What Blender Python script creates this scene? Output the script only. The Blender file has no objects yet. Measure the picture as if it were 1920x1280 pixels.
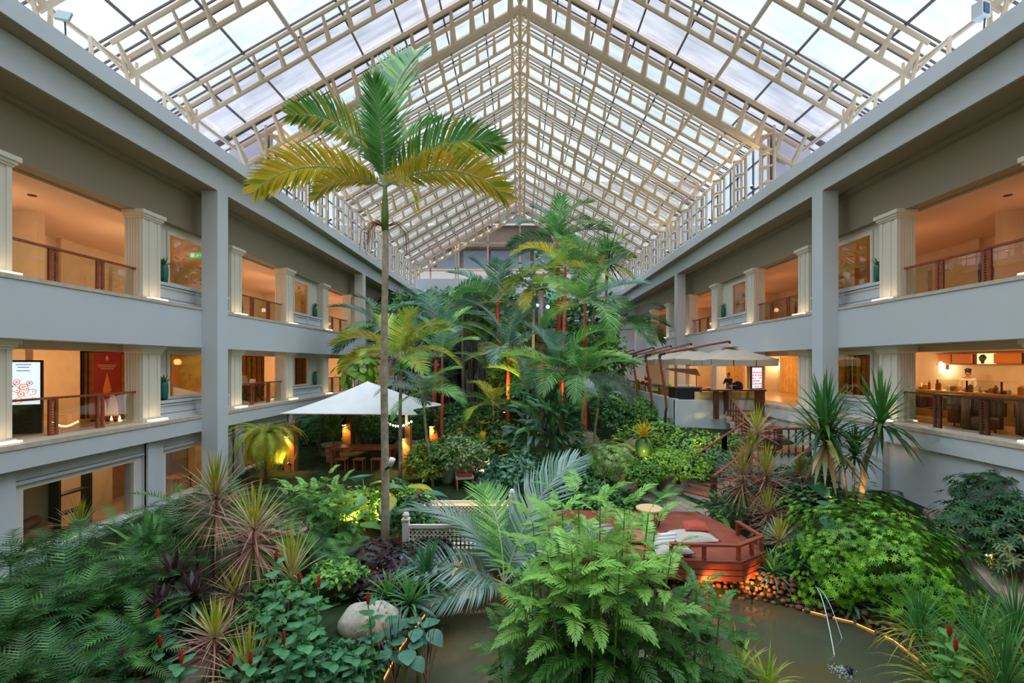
import bpy, math, random
from mathutils import Vector, Matrix
random.seed(7)
scn = bpy.context.scene
COL = scn.collection
# ------------------------------------------------------------------ camera, sky, exposure
F, CX, CY, E = 853.33, 975.0, 682.0, 5.6
cam_data = bpy.data.cameras.new('camera'); cam = bpy.data.objects.new('camera', cam_data); COL.objects.link(cam)
cam.location = (0, 0, E); cam.rotation_euler = (math.pi/2, 0, 0)
cam_data.lens = 16.0; cam_data.sensor_width = 36.0; cam_data.sensor_fit = 'HORIZONTAL'
cam_data.shift_x = -(CX-960)/1920; cam_data.shift_y = (CY-640)/1920
cam_data.clip_start = 0.05; cam_data.clip_end = 400
scn.camera = cam
scn.view_settings.view_transform = 'Standard'
scn.view_settings.look = 'None'
scn.view_settings.gamma = 1.0
scn.view_settings.use_curve_mapping = False
scn.view_settings.exposure = 0.74
W = bpy.data.worlds.new('overcast_sky'); scn.world = W; W.use_nodes = True
nt = W.node_tree; nt.nodes.clear()
wo = nt.nodes.new('ShaderNodeOutputWorld'); wb = nt.nodes.new('ShaderNodeBackground')
tc = nt.nodes.new('ShaderNodeTexCoord'); nz = nt.nodes.new('ShaderNodeTexNoise'); nz.inputs['Scale'].default_value = 3.0; nz.inputs['Detail'].default_value = 4
rp = nt.nodes.new('ShaderNodeValToRGB'); rp.color_ramp.elements[0].position = .35; rp.color_ramp.elements[0].color = (.72, .85, 1.0, 1)
rp.color_ramp.elements[1].position = .7; rp.color_ramp.elements[1].color = (.92, .97, 1.0, 1)
nt.links.new(tc.outputs['Generated'], nz.inputs['Vector']); nt.links.new(nz.outputs['Fac'], rp.inputs['Fac'])
nt.links.new(rp.outputs['Color'], wb.inputs['Color']); wb.inputs['Strength'].default_value = .66
nt.links.new(wb.outputs['Background'], wo.inputs['Surface'])
sun_d = bpy.data.lights.new('overcast_daylight', 'SUN'); sun_d.energy = 5.2; sun_d.angle = math.radians(96); sun_d.color = (.78, .90, 1.0)
sun = bpy.data.objects.new('overcast_daylight', sun_d); COL.objects.link(sun); sun.location = (0, 20, 40); sun.rotation_euler = (math.radians(4), 0, 0)
cy = scn.cycles
cy.max_bounces = 7; cy.diffuse_bounces = 4; cy.glossy_bounces = 3; cy.transmission_bounces = 4; cy.transparent_max_bounces = 10
cy.caustics_reflective = False; cy.caustics_refractive = False; cy.sample_clamp_indirect = 4.0

def P(px, py, d): return Vector(((px-CX)/F*d, d, E+(CY-py)/F*d))
def G(px, py, z): return P(px, py, (E-z)*F/(py-CY))
def X(px, d): return (px-CX)/F*d
def Z(py, d): return E+(CY-py)/F*d

# ------------------------------------------------------------------ helpers
class MB:
    def __init__(s): s.v = []; s.f = []; s.m = []
    def add(s, vs, fs, m=0):
        o = len(s.v); s.v.extend([tuple(p) for p in vs])
        for f in fs: s.f.append(tuple(i+o for i in f)); s.m.append(m)
        return s
    def bb(s, x0, x1, y0, y1, z0, z1, m=0):
        if x0 > x1: x0, x1 = x1, x0
        return s.add([(x0,y0,z0),(x1,y0,z0),(x1,y1,z0),(x0,y1,z0),(x0,y0,z1),(x1,y0,z1),(x1,y1,z1),(x0,y1,z1)],
                     [(0,3,2,1),(4,5,6,7),(0,1,5,4),(1,2,6,5),(2,3,7,6),(3,0,4,7)], m)
    def box(s, c, size, m=0, M=None):
        x, y, z = size[0]/2, size[1]/2, size[2]/2; c = Vector(c)
        vs = [Vector(q) for q in [(-x,-y,-z),(x,-y,-z),(x,y,-z),(-x,y,-z),(-x,-y,z),(x,-y,z),(x,y,z),(-x,y,z)]]
        if M is not None: vs = [M @ q for q in vs]
        return s.add([q+c for q in vs], [(0,3,2,1),(4,5,6,7),(0,1,5,4),(1,2,6,5),(2,3,7,6),(3,0,4,7)], m)
    def bar(s, a, b, w, h, m=0, up=(0,0,1)):
        a, b = Vector(a), Vector(b); t = (b-a).normalized(); u = Vector(up)
        if abs(t.dot(u)) > .98: u = Vector((1,0,0))
        sd = t.cross(u).normalized(); u = sd.cross(t)
        vs = []
        for p in (a, b):
            for i, j in ((-1,-1),(1,-1),(1,1),(-1,1)): vs.append(p+sd*(i*w/2)+u*(j*h/2))
        return s.add(vs, [(0,1,2,3),(7,6,5,4),(0,4,5,1),(1,5,6,2),(2,6,7,3),(3,7,4,0)], m)
    def tube(s, pts, r, n=6, m=0, cap=True):
        pts = [Vector(p) for p in pts]; k = len(pts)
        rr = r if isinstance(r, (list, tuple)) else [r]*k
        vs = []; fs = []
        t0 = (pts[1]-pts[0]).normalized()
        u = Vector((0,0,1)) if abs(t0.z) < .9 else Vector((1,0,0))
        for i, p in enumerate(pts):
            t = (pts[min(i+1,k-1)]-pts[max(i-1,0)])
            t = t.normalized() if t.length > 1e-9 else t0
            sd = t.cross(u)
            if sd.length < 1e-6: sd = t.cross(Vector((0,1,0)))
            sd.normalize(); u = sd.cross(t)
            for j in range(n):
                a = 2*math.pi*j/n; vs.append(p+(sd*math.cos(a)+u*math.sin(a))*rr[i])
        for i in range(k-1):
            for j in range(n):
                a = i*n+j; b = i*n+(j+1) % n; fs.append((a, b, b+n, a+n))
        if cap: fs.append(tuple(range(n))[::-1]); fs.append(tuple((k-1)*n+j for j in range(n)))
        return s.add(vs, fs, m)
    def lathe(s, prof, c=(0,0,0), n=16, m=0):
        vs = []; fs = []
        for r, z in prof:
            for j in range(n):
                a = 2*math.pi*j/n; vs.append((c[0]+r*math.cos(a), c[1]+r*math.sin(a), c[2]+z))
        for i in range(len(prof)-1):
            for j in range(n):
                a = i*n+j; b = i*n+(j+1) % n; fs.append((a, b, b+n, a+n))
        fs.append(tuple(range(n))[::-1]); fs.append(tuple((len(prof)-1)*n+j for j in range(n)))
        return s.add(vs, fs, m)
    def prism(s, poly, z0, z1, m=0):
        n = len(poly)
        vs = [(x, y, z0) for x, y in poly]+[(x, y, z1) for x, y in poly]
        fs = [tuple(range(n))[::-1], tuple(range(n, 2*n))]+[(i, (i+1) % n, n+(i+1) % n, n+i) for i in range(n)]
        return s.add(vs, fs, m)
    def blob(s, c, r, n=10, k=7, m=0, rough=.12, seed=0):
        rnd = random.Random(seed); vs = []; fs = []
        ph = [rnd.uniform(0, 6.28) for _ in range(6)]
        for i in range(k+1):
            th = math.pi*i/k
            for j in range(n):
                a = 2*math.pi*j/n
                q = 1+rough*(math.sin(2*a+ph[0])*math.sin(th*2+ph[1])+.7*math.sin(3*a+ph[2]+th*2)+.5*math.sin(5*a+ph[3])*math.sin(4*th+ph[4]))
                vs.append((c[0]+r[0]*q*math.sin(th)*math.cos(a), c[1]+r[1]*q*math.sin(th)*math.sin(a), c[2]+r[2]*q*math.cos(th)))
        for i in range(k):
            for j in range(n):
                a = i*n+j; b = i*n+(j+1) % n; fs.append((a, a+n, b+n, b))
        return s.add(vs, fs, m)
    # a leaf blade: strip of n segments, folded along the middle
    def blade(s, p, d, side, L, w, droop=.4, n=4, fold=.25, prof=None, m=0, wavy=0):
        p = Vector(p); d = Vector(d).normalized(); sd = Vector(side)
        sd = (sd-d*sd.dot(d)).normalized(); vs = []; fs = []
        step = L/n
        for i in range(n+1):
            t = i/n
            ww = w*(prof(t) if prof else max(.02, math.sin(math.pi*min(1, .12+.88*t))**.8))
            nn = sd.cross(d)
            vs += [p-sd*ww+nn*(fold*ww), p.copy(), p+sd*ww+nn*(fold*ww)]
            p = p+d*step
            d = (d+Vector((0,0,-droop/n))).normalized()
            sd = (sd-d*sd.dot(d)).normalized()
        for i in range(n):
            a = i*3; fs += [(a, a+1, a+4, a+3), (a+1, a+2, a+5, a+4)]
        return s.add(vs, fs, m)
    def strap(s, p, d, side, L, w, droop=.4, n=3, m=0, w0=.6):
        p = Vector(p); d = Vector(d).normalized(); sd = Vector(side); sd = (sd-d*sd.dot(d)).normalized(); vs = []; fs = []
        for i in range(n+1):
            t = i/n; ww = w*(w0+(1-w0)*t*2.5 if t < .4 else (1.0 if t < .5 else max(.06, 1-((t-.5)/.5)**1.6)))
            vs += [p-sd*ww, p+sd*ww]; p = p+d*(L/n); d = (d+Vector((0,0,-droop/n))).normalized(); sd = (sd-d*sd.dot(d)).normalized()
        for i in range(n): a = i*2; fs.append((a, a+1, a+3, a+2))
        return s.add(vs, fs, m)
    def mesh(s, name, mats, smooth=False):
        me = bpy.data.meshes.new(name); me.from_pydata(s.v, [], s.f)
        for m in (mats if isinstance(mats, (list, tuple)) else [mats]): me.materials.append(m)
        if any(s.m): me.polygons.foreach_set('material_index', s.m)
        if smooth: me.polygons.foreach_set('use_smooth', [True]*len(me.polygons))
        me.update(); return me
    def build(s, name, mats, parent=None, smooth=False, loc=None):
        return obj(name, s.mesh(name, mats, smooth), parent, loc)

def obj(name, me, parent=None, loc=None, rot=None, sc=None):
    o = bpy.data.objects.new(name, me); COL.objects.link(o)
    if parent: o.parent = parent
    if loc is not None: o.location = loc
    if rot is not None: o.rotation_euler = rot
    if sc is not None: o.scale = (sc, sc, sc) if isinstance(sc, (int, float)) else sc
    return o
def tag(o, label, cat, group=None, kind=None):
    o['label'] = label; o['category'] = cat
    if group: o['group'] = group
    if kind: o['kind'] = kind
    return o
def thing(name, label, cat, loc=(0,0,0), rz=0, group=None, sc=None):
    o = bpy.data.objects.new(name, None); COL.objects.link(o); o.location = loc; o.rotation_euler = (0,0,rz)
    o.empty_display_size = .1
    if sc: o.scale = (sc, sc, sc)
    return tag(o, label, cat, group)
def struct(o): o['kind'] = 'structure'; return o
ORD = 'first second third fourth fifth sixth seventh eighth ninth tenth eleventh twelfth'.split()

# ------------------------------------------------------------------ materials
def mat(name, c, rough=.6, spec=.3, var=0.0, scale=4.0, metal=0.0, bump=0.0, em=None, ems=0, c2=None, alpha=None):
    m = bpy.data.materials.new(name); m.use_nodes = True; t = m.node_tree; b = t.nodes['Principled BSDF']
    b.inputs['Base Color'].default_value = (*c, 1); b.inputs['Roughness'].default_value = rough
    b.inputs['Specular IOR Level'].default_value = spec; b.inputs['Metallic'].default_value = metal
    if em: b.inputs['Emission Color'].default_value = (*em, 1); b.inputs['Emission Strength'].default_value = ems
    if var or c2 or bump:
        tc = t.nodes.new('ShaderNodeTexCoord'); n = t.nodes.new('ShaderNodeTexNoise'); n.inputs['Scale'].default_value = scale; n.inputs['Detail'].default_value = 5
        t.links.new(tc.outputs['Object'], n.inputs['Vector'])
        if var or c2:
            r = t.nodes.new('ShaderNodeValToRGB'); e = r.color_ramp.elements
            e[0].position = .3; e[1].position = .7
            e[0].color = (*[x*(1-var) for x in c], 1); e[1].color = (*(c2 if c2 else [min(1, x*(1+var)) for x in c]), 1)
            t.links.new(n.outputs['Fac'], r.inputs['Fac']); t.links.new(r.outputs['Color'], b.inputs['Base Color'])
        if bump:
            bp = t.nodes.new('ShaderNodeBump'); bp.inputs['Strength'].default_value = bump; bp.inputs['Distance'].default_value = .05
            t.links.new(n.outputs['Fac'], bp.inputs['Height']); t.links.new(bp.outputs['Normal'], b.inputs['Normal'])
    return m
def leafmat(name, c, c2=None, rough=.42, trans=.3, scale=3.0, spec=.4):
    m = bpy.data.materials.new(name); m.use_nodes = True; t = m.node_tree; b = t.nodes['Principled BSDF']; out = t.nodes['Material Output']
    b.inputs['Roughness'].default_value = rough; b.inputs['Specular IOR Level'].default_value = spec
    c2 = c2 or tuple(x*1.6 for x in c)
    tc = t.nodes.new('ShaderNodeTexCoord'); n = t.nodes.new('ShaderNodeTexNoise'); n.inputs['Scale'].default_value = scale; n.inputs['Detail'].default_value = 2
    t.links.new(tc.outputs['Object'], n.inputs['Vector'])
    r = t.nodes.new('ShaderNodeValToRGB'); e = r.color_ramp.elements; e[0].position = .32; e[1].position = .68
    e[0].color = (*c, 1); e[1].color = (*c2, 1); t.links.new(n.outputs['Fac'], r.inputs['Fac'])
    oi = t.nodes.new('ShaderNodeObjectInfo'); hs = t.nodes.new('ShaderNodeHueSaturation')
    mp = t.nodes.new('ShaderNodeMapRange'); mp.inputs['To Min'].default_value = .75; mp.inputs['To Max'].default_value = 1.25
    t.links.new(oi.outputs['Random'], mp.inputs['Value']); t.links.new(mp.outputs['Result'], hs.inputs['Value']); t.links.new(r.outputs['Color'], hs.inputs['Color'])
    t.links.new(hs.outputs['Color'], b.inputs['Base Color'])
    tr = t.nodes.new('ShaderNodeBsdfTranslucent'); mx = t.nodes.new('ShaderNodeMixShader'); mx.inputs[0].default_value = trans
    t.links.new(hs.outputs['Color'], tr.inputs['Color']); t.links.new(b.outputs['BSDF'], mx.inputs[1]); t.links.new(tr.outputs['BSDF'], mx.inputs[2])
    t.links.new(mx.outputs['Shader'], out.inputs['Surface']); return m
def glassmat(name, tint, gl=.12, rough=.02, haze=0.0, hazec=(.8,.85,.9)):
    m = bpy.data.materials.new(name); m.use_nodes = True; t = m.node_tree; t.nodes.clear()
    out = t.nodes.new('ShaderNodeOutputMaterial'); tr = t.nodes.new('ShaderNodeBsdfTransparent'); tr.inputs['Color'].default_value = (*tint, 1)
    g = t.nodes.new('ShaderNodeBsdfGlossy'); g.inputs['Roughness'].default_value = rough
    mx = t.nodes.new('ShaderNodeMixShader'); lw = t.nodes.new('ShaderNodeLayerWeight'); lw.inputs['Blend'].default_value = .25
    ma = t.nodes.new('ShaderNodeMath'); ma.operation = 'MULTIPLY_ADD'; ma.inputs[1].default_value = .35; ma.inputs[2].default_value = gl; ma.use_clamp = True
    t.links.new(lw.outputs['Fresnel'], ma.inputs[0]); t.links.new(ma.outputs[0], mx.inputs[0])
    t.links.new(tr.outputs[0], mx.inputs[1]); t.links.new(g.outputs[0], mx.inputs[2]); last = mx
    if haze:
        tl = t.nodes.new('ShaderNodeBsdfTranslucent'); tl.inputs['Color'].default_value = (*hazec, 1)
        m2 = t.nodes.new('ShaderNodeMixShader'); m2.inputs[0].default_value = haze
        tcn = t.nodes.new('ShaderNodeTexCoord'); mpn = t.nodes.new('ShaderNodeMapping'); mpn.inputs['Scale'].default_value = (.35, 2.2, .35)
        nn = t.nodes.new('ShaderNodeTexNoise'); nn.inputs['Scale'].default_value = 1.5
        mr = t.nodes.new('ShaderNodeMapRange'); mr.inputs['From Min'].default_value = .3; mr.inputs['From Max'].default_value = .7; mr.inputs['To Min'].default_value = haze*.5; mr.inputs['To Max'].default_value = min(1, haze*1.5)
        t.links.new(tcn.outputs['Object'], mpn.inputs['Vector']); t.links.new(mpn.outputs[0], nn.inputs['Vector']); t.links.new(nn.outputs['Fac'], mr.inputs['Value']); t.links.new(mr.outputs[0], m2.inputs[0])
        t.links.new(mx.outputs[0], m2.inputs[1]); t.links.new(tl.outputs[0], m2.inputs[2]); last = m2
    t.links.new(last.outputs[0], out.inputs['Surface']); return m

M = {}
M['plaster'] = mat('white_plaster', (.63,.67,.71), .7, .2, .015, .6)
M['shade_taupe'] = mat('taupe_soffit_shade', (.33,.28,.20), .75, .15)  # plaster darkened to carry the shade under the beams and above the openings
M['cream'] = mat('cream_plaster', (.74,.62,.46), .7, .2, .05, 2)
M['ceil'] = mat('ceiling_plaster', (.74,.56,.42), .8, .1)
M['pil'] = mat('ivory_paint', (.80,.74,.63), .55, .3)
M['stone'] = mat('ledge_stone', (.62,.52,.42), .5, .3, .1, 5)
M['marble'] = mat('polished_floor', (.60,.42,.26), .2, .5, .12, 2)
M['truss'] = mat('beige_painted_steel', (.66,.52,.37), .45, .4)
M['bars'] = mat('dark_aluminium', (.12,.095,.09), .5, .3)
M['redwood'] = mat('red_stained_wood', (.30,.075,.035), .4, .4, .25, 6)
M['darkwood'] = mat('dark_wood', (.10,.038,.022), .45, .4, .3, 6)
M['orangewood'] = mat('orange_wood', (.42,.17,.055), .45, .4, .25, 5)
M['glass'] = glassmat('clear_glass', (.95,.96,.92), .03)
M['goldglass'] = glassmat('tinted_window_glass', (.88,.76,.50), .14)
M['roofglass'] = glassmat('roof_glass', (.93,.96,1.0), .03, .08, .12, (.92,.96,1.0))
M['roofgrey'] = glassmat('grey_roof_panel', (.66,.63,.68), .03, .08, .22, (.62,.58,.63))
M['lamp'] = mat('warm_lamp_glow', (1,.85,.6), .5, .2, em=(1.0,.70,.36), ems=3.4)
M['bulb'] = mat('bright_bulb', (1,.9,.7), .5, .2, em=(1.0,.75,.42), ems=18)
M['black'] = mat('black_metal', (.02,.02,.022), .45, .4)
M['white'] = mat('white_paint', (.80,.76,.70), .5, .3)
M['rock'] = mat('tan_rock', (.27,.20,.15), .85, .2, .35, 3, bump=.6)
M['palerock'] = mat('pale_grey_rock', (.44,.39,.33), .85, .2, .2, 4, bump=.6)
M['darkrock'] = mat('dark_wet_rock', (.05,.048,.05), .5, .4, .4, 2.5, bump=.8)
M['path'] = mat('stone_path', (.33,.25,.21), .8, .2, .15, 5, bump=.2)
M['soil'] = mat('garden_soil', (.035,.032,.018), .95, .1, .4, 3, bump=.5, c2=(.03,.06,.02))
M['bark'] = mat('grey_bark', (.34,.29,.21), .8, .2, .3, 8, bump=.4)
M['brownbark'] = mat('brown_bark', (.22,.13,.075), .8, .2, .3, 8, bump=.4)
M['shaft'] = mat('green_crownshaft', (.16,.26,.07), .4, .4, .2, 3)
M['redshaft'] = mat('red_crownshaft', (.62,.07,.03), .35, .5, .25, 3)
M['canvas'] = mat('white_canvas', (.86,.87,.88), .8, .1, .03, 2)
M['beige'] = mat('beige_canvas', (.55,.47,.38), .85, .1, .05, 2)
M['terracotta'] = mat('terracotta', (.36,.17,.09), .7, .2, .15, 5)
M['teal'] = mat('teal_ceramic', (.015,.17,.13), .25, .5)
M['greenglaze'] = mat('green_glaze', (.11,.23,.08), .2, .6, .3, 4)
# leaves
L = {}
L['mid'] = leafmat('leaf_mid_green', (.07,.22,.045), (.14,.35,.07))
L['fresh'] = leafmat('leaf_fresh_green', (.17,.40,.06), (.32,.58,.11))
L['lime'] = leafmat('leaf_lime', (.26,.48,.03), (.46,.66,.07))
L['dark'] = leafmat('leaf_dark_green', (.03,.11,.045), (.06,.18,.07))
L['deep'] = leafmat('leaf_deep_green', (.025,.095,.02), (.06,.18,.035))
L['teal'] = leafmat('leaf_blue_green', (.07,.18,.12), (.16,.32,.22))
L['silver'] = leafmat('leaf_silver_blue', (.22,.34,.29), (.40,.52,.46))
L['yellow'] = leafmat('leaf_yellow', (.60,.48,.03), (.72,.46,.04))
L['gold'] = leafmat('leaf_yellow_green', (.26,.36,.03), (.56,.45,.04))
L['palm'] = leafmat('leaf_palm_green', (.06,.23,.05), (.13,.36,.09))
L['pink'] = leafmat('leaf_pink_stripe', (.42,.17,.155), (.52,.29,.23))
L['straw'] = leafmat('leaf_straw', (.42,.30,.16), (.50,.42,.18))
L['umb'] = leafmat('leaf_bright_umbrella', (.07,.25,.012), (.17,.43,.022), .35)
L['umb2'] = leafmat('leaf_umbrella_young', (.20,.48,.02), (.34,.62,.04), .35)
L['rachis'] = leafmat('pale_midrib', (.50,.58,.36), (.62,.68,.46))
L['aral'] = leafmat('leaf_aralia_green', (.045,.17,.03), (.10,.29,.05))
L['ging'] = leafmat('leaf_ginger_green', (.05,.20,.085), (.11,.33,.13))
L['pad'] = leafmat('leaf_pad_green', (.05,.17,.11), (.10,.27,.17))
L['burg'] = leafmat('leaf_burgundy', (.05,.022,.028), (.10,.04,.04))
L['purple'] = leafmat('leaf_dark_purple', (.022,.017,.022), (.06,.035,.04))
L['cream'] = leafmat('leaf_cream_variegated', (.16,.30,.08), (.60,.62,.34), scale=9)
L['flower'] = leafmat('red_flower', (.45,.02,.015), (.55,.04,.03))
L['yflower'] = leafmat('yellow_flower', (.80,.55,.02), (.9,.7,.05))
# ------------------------------------------------------------------ building shell
YE = 49.5                      # far end of the atrium
ZC, ZB = 7.72, 3.68            # ledges of the upper and the lower gallery
PY = [10.7+4.57*k for k in range(-2, 9)]      # pilaster rhythm along both sides
SN = {-1: 'left', 1: 'right'}
for s in (-1, 1):
    n = SN[s]
    # parapet beam with projecting cornice
    mb = MB(); mb.bb(s*11.4, s*12.5, -1.5, YE, 12.14, 13.0); mb.bb(s*10.9, s*12.5, -1.5, YE, 13.0, 13.48)
    struct(mb.build('beam_'+n, M['plaster']))
    mb = MB(); mb.bb(s*10.93, s*11.4, -1.5, YE, 12.98, 13.0); mb.bb(s*11.44, s*12.5, -1.5, YE, 12.12, 12.14); struct(mb.build('trim_soffit_shade_'+n, M['shade_taupe']))  # thin dark slabs added to paint the shade on the beam and cornice undersides
    mb = MB(); mb.bb(s*12.5, s*20, -1.5, YE, 12.14, 13.0); struct(mb.build('roof_slab_'+n, M['plaster']))
    # head wall above the openings, with a stepped soffit band, its shade put into the dark colour
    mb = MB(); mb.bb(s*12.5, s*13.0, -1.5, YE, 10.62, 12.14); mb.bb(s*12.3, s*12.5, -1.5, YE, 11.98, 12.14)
    struct(mb.build('wall_upper_'+n, M['shade_taupe']))
    # floor bands
    mb = MB(); mb.bb(s*12.0, s*20, -1.5, YE, 6.21, 7.62); struct(mb.build('slab_upper_'+n, M['plaster']))
    mb = MB(); mb.bb(s*11.97, s*12.9, -1.5, YE, 7.62, 7.72); struct(mb.build('trim_ledge_upper_'+n, M['stone']))
    mb = MB(); mb.bb(s*12.0, s*20, -1.5, YE, 3.06, 3.56); struct(mb.build('slab_lower_'+n, M['plaster']))
    mb = MB(); mb.bb(s*11.97, s*13.1, -1.5, YE, 3.56, 3.68); struct(mb.build('trim_ledge_lower_'+n, M['stone']))
    # room finishes behind the openings
    for z, tg in ((7.62, 'upper'), (3.56, 'lower')):
        mb = MB(); mb.bb(s*12.9, s*19, -1.5, YE, z, z+.03); struct(mb.build('floor_%s_%s' % (tg, n), M['marble']))
    mb = MB(); mb.bb(s*13.0, s*19, -1.5, YE, 10.75, 10.85); mb.bb(s*13.0, s*14.1, -1.5, YE, 10.55, 10.75); struct(mb.build('ceiling_upper_'+n, M['ceil']))
    mb = MB(); mb.bb(s*12.9, s*19, -1.5, YE, 6.16, 6.2); mb.bb(s*13.0, s*13.6, -1.5, YE, 6.0, 6.16); struct(mb.build('ceiling_lower_'+n, M['ceil']))
    mb = MB(); mb.bb(s*19, s*19.3, -1.5, YE, 0, 12.14); struct(mb.build('wall_'+n, M['cream']))
    for k, yy in enumerate(PY[:-1:2]):      # cross walls with pilaster strips, seen through the openings
        yq = yy+4.57*1.0
        mb = MB(); mb.bb(s*16.2, s*19, yq, yq+.25, 7.65, 10.75); mb.bb(s*16.6, s*19, yq, yq+.25, 3.59, 6.16) if not (s == 1 and k == 1) else None
        mb.bb(s*18.8, s*19, yy-1.2, yy-.7, 7.65, 10.75); mb.bb(s*18.85, s*19, yy+1.2, yy+2.2, 7.65, 9.9)
        struct(mb.build('wall_return_%s_%d' % (n, k+1), M['cream']))
    # big square columns
    for i, y0 in enumerate((1.3, 17.15, 33.0)):
        mb = MB(); mb.bb(s*11.4, s*12.0, y0, y0+.62, -.2, 12.14)
        struct(mb.build('column_%s_%d' % (n, i+1), M['plaster']))
mb = MB(); mb.bb(-20, 20, -1.8, -1.5, -1, 24); struct(mb.build('wall_back', M['cream']))
# far end wall up to the sill of the gable
mb = MB(); mb.bb(-19.3, -12.2, YE+.2, YE+.5, -1, 13.4); mb.bb(12.2, 19.3, YE+.2, YE+.5, -1, 13.4); mb.bb(-12.2, 12.2, YE+.2, YE+.5, -1, 14.9); struct(mb.build('wall_far', M['plaster']))

# pilasters: one mesh, copied
def pilaster_mesh(h, name):
    mb = MB(); w, d = .37, .30
    mb.bb(-d+.03, d, -w, w, 0, h)
    # raised edges and centre fillet on the front, flutes on the side faces
    for y0, y1 in ((-w, -w+.12), (-.10, .10), (w-.12, w)): mb.bb(-d, -d+.03, y0, y1, .12, h-.25)
    for sgn in (-1, 1):
        for q in range(6):
            x0 = -d+.06+q*.09; mb.bb(x0, x0+.05, sgn*w, sgn*(w+.025), .1, h-.22)
    mb.bb(-d-.05, d, -w-.05, w+.05, 0, .10)
    for i, (e, z0, z1) in enumerate(((.03, .26, .20), (.07, .20, .12), (.12, .12, 0))): mb.bb(-d-e, d, -w-e, w+e, h-z0, h-z1)
    return mb.mesh(name, M['pil'])
PM = {'upper': pilaster_mesh(10.65-ZC, 'upper_pilaster'), 'lower': pilaster_mesh(6.21-ZB, 'lower_pilaster')}
lm = MB(); lm.bb(-.09, .06, -.345, .345, 0, .042); UPL_LENS = lm.mesh('uplight_lens', M['lamp'])
lm = MB(); lm.bb(-.10, .09, -.36, .36, -.03, 0); lm.bb(.06, .09, -.36, .36, 0, .05); UPL_BODY = lm.mesh('uplight_body', M['white'])
pn = 0
for s in (-1, 1):
    for tg, z in (('upper', ZC), ('lower', ZB)):
        for k, yy in enumerate(PY):
            if k < 1: continue
            pn += 1
            if s == 1 and tg == 'lower' and yy > 40: continue
            struct(obj('pillar_%d' % pn, PM[tg], None, (s*12.65, yy, z), (0, 0, 0 if s == 1 else math.pi)))
            if 1 < k < 9 and not (s == 1 and tg == 'lower' and k > 3):
                t = thing('uplight', 'glowing strip light at the foot of the %s pilaster, %s %s gallery' % (ORD[k-2], tg, SN[s]), 'light',
                          (s*12.16, yy, z+.03), 0 if s == 1 else math.pi, 'uplights at the feet of the gallery pilasters')
                obj('housing', UPL_BODY, t); obj('lens', UPL_LENS, t)

# windows of both galleries (odd bays) with panelled sills
wn = 0
def gallery_window(s, y0, y1, zs, zw, zt):
    global wn; wn += 1
    mb = MB()                                   # sill wall with mouldings
    mb.bb(s*12.5, s*12.9, y0, y1, zs, zw); mb.bb(s*12.42, s*12.9, y0, y1, zw-.10, zw); mb.bb(s*12.46, s*12.9, y0, y1, zw-.2, zw-.14)
    mb.bb(s*12.40, s*12.9, y0, y1, zs, zs+.14); mb.bb(s*12.46, s*12.5, y0+.15, y1-.15, zs+.2, zs+.22)
    mb.bb(s*12.44, s*12.5, (y0+y1)/2-.05, (y0+y1)/2+.05, zs, zw-.1)
    fr = struct(mb.build('window_%d' % wn, M['plaster']))
    ya, yb = y0+.75, y1-.75
    if y0 > 20: yb = y1-1.3 if s > 0 else y1-1.2
    f = MB()
    for a, b in ((ya, ya+.12), (yb-.12, yb)): f.bb(s*12.7, s*12.86, a, b, zw, zt)
    f.bb(s*12.69, s*12.87, ya-.01, yb+.01, zt-.14, zt+.01); f.bb(s*12.69, s*12.87, ya-.01, yb+.01, zw-.01, zw+.1)
    f.bb(s*12.74, s*12.85, y0, ya-.02, zw, zt+.02); f.bb(s*12.74, s*12.85, yb+.02, y1, zw, zt+.02); f.bb(s*12.74, s*12.85, y0, y1, zt+.02, zt+.3)
    f.build('frame', M['pil'], fr)
    g = MB(); g.bb(s*12.76, s*12.78, ya+.1, yb-.1, zw+.08, zt-.1); g.build('pane', M['goldglass'], fr)
for s in (-1, 1):
    for k in range(0, 10):
        if k % 2 == 1:
            if k < 3: continue
            gallery_window(s, PY[k]+.38, PY[k+1]-.38, ZC, 8.46, 10.42)
            if not (s == 1 and k > 3): gallery_window(s, PY[k]+.38, PY[k+1]-.38, ZB, 4.32, 6.08)

# balustrades in the even bays
def balustrade(s, y0, y1, z, label, wood='redwood', x=12.62):
    t = thing('balustrade', label, 'railing', (s*x, (y0+y1)/2, z), 0, 'gallery balustrades')
    h = (y1-y0)/2
    mb = MB(); mb.bb(-.05, .05, -h, h, .97, 1.03); mb.build('handrail', M[wood], t)
    for q in (-.36, .36):
        yy = q*h
        mb = MB(); mb.bb(-.03, .03, yy-.12, yy-.05, 0, .97); mb.bb(-.03, .03, yy+.05, yy+.12, 0, .97); mb.bb(-.02, .02, yy-.05, yy+.05, 0, .06); mb.bb(-.02, .02, yy-.05, yy+.05, .90, .97)
        for i in range(12): mb.bb(-.015, .015, yy-.05, yy+.05, .09+i*.07, .12+i*.07)
        mb.build('post', M[wood if z > 5 or s < 0 else 'darkwood'], t)
    mb = MB(); mb.bb(-.008, .008, -h, h, .03, .95); mb.build('glass_panel', M['glass'], t)
for s in (-1, 1):
    for i, k in enumerate((2, 4, 6)):
        nm = ('nearest', 'middle', 'farthest')[i]
        balustrade(s, PY[k]+.37, PY[k+1]-.37, ZC, '%s red-railed glass balustrade of the upper gallery on the %s' % (nm, SN[s]))
        if s == -1: balustrade(s, PY[k]+.37, PY[k+1]-.37, ZB, '%s red-railed glass balustrade of the lower gallery on the left' % nm)
balustrade(1, PY[2]+.37, PY[3]-.37, ZB, 'dark-posted glass balustrade in front of the buffet on the right', 'darkwood', 12.55)

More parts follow.
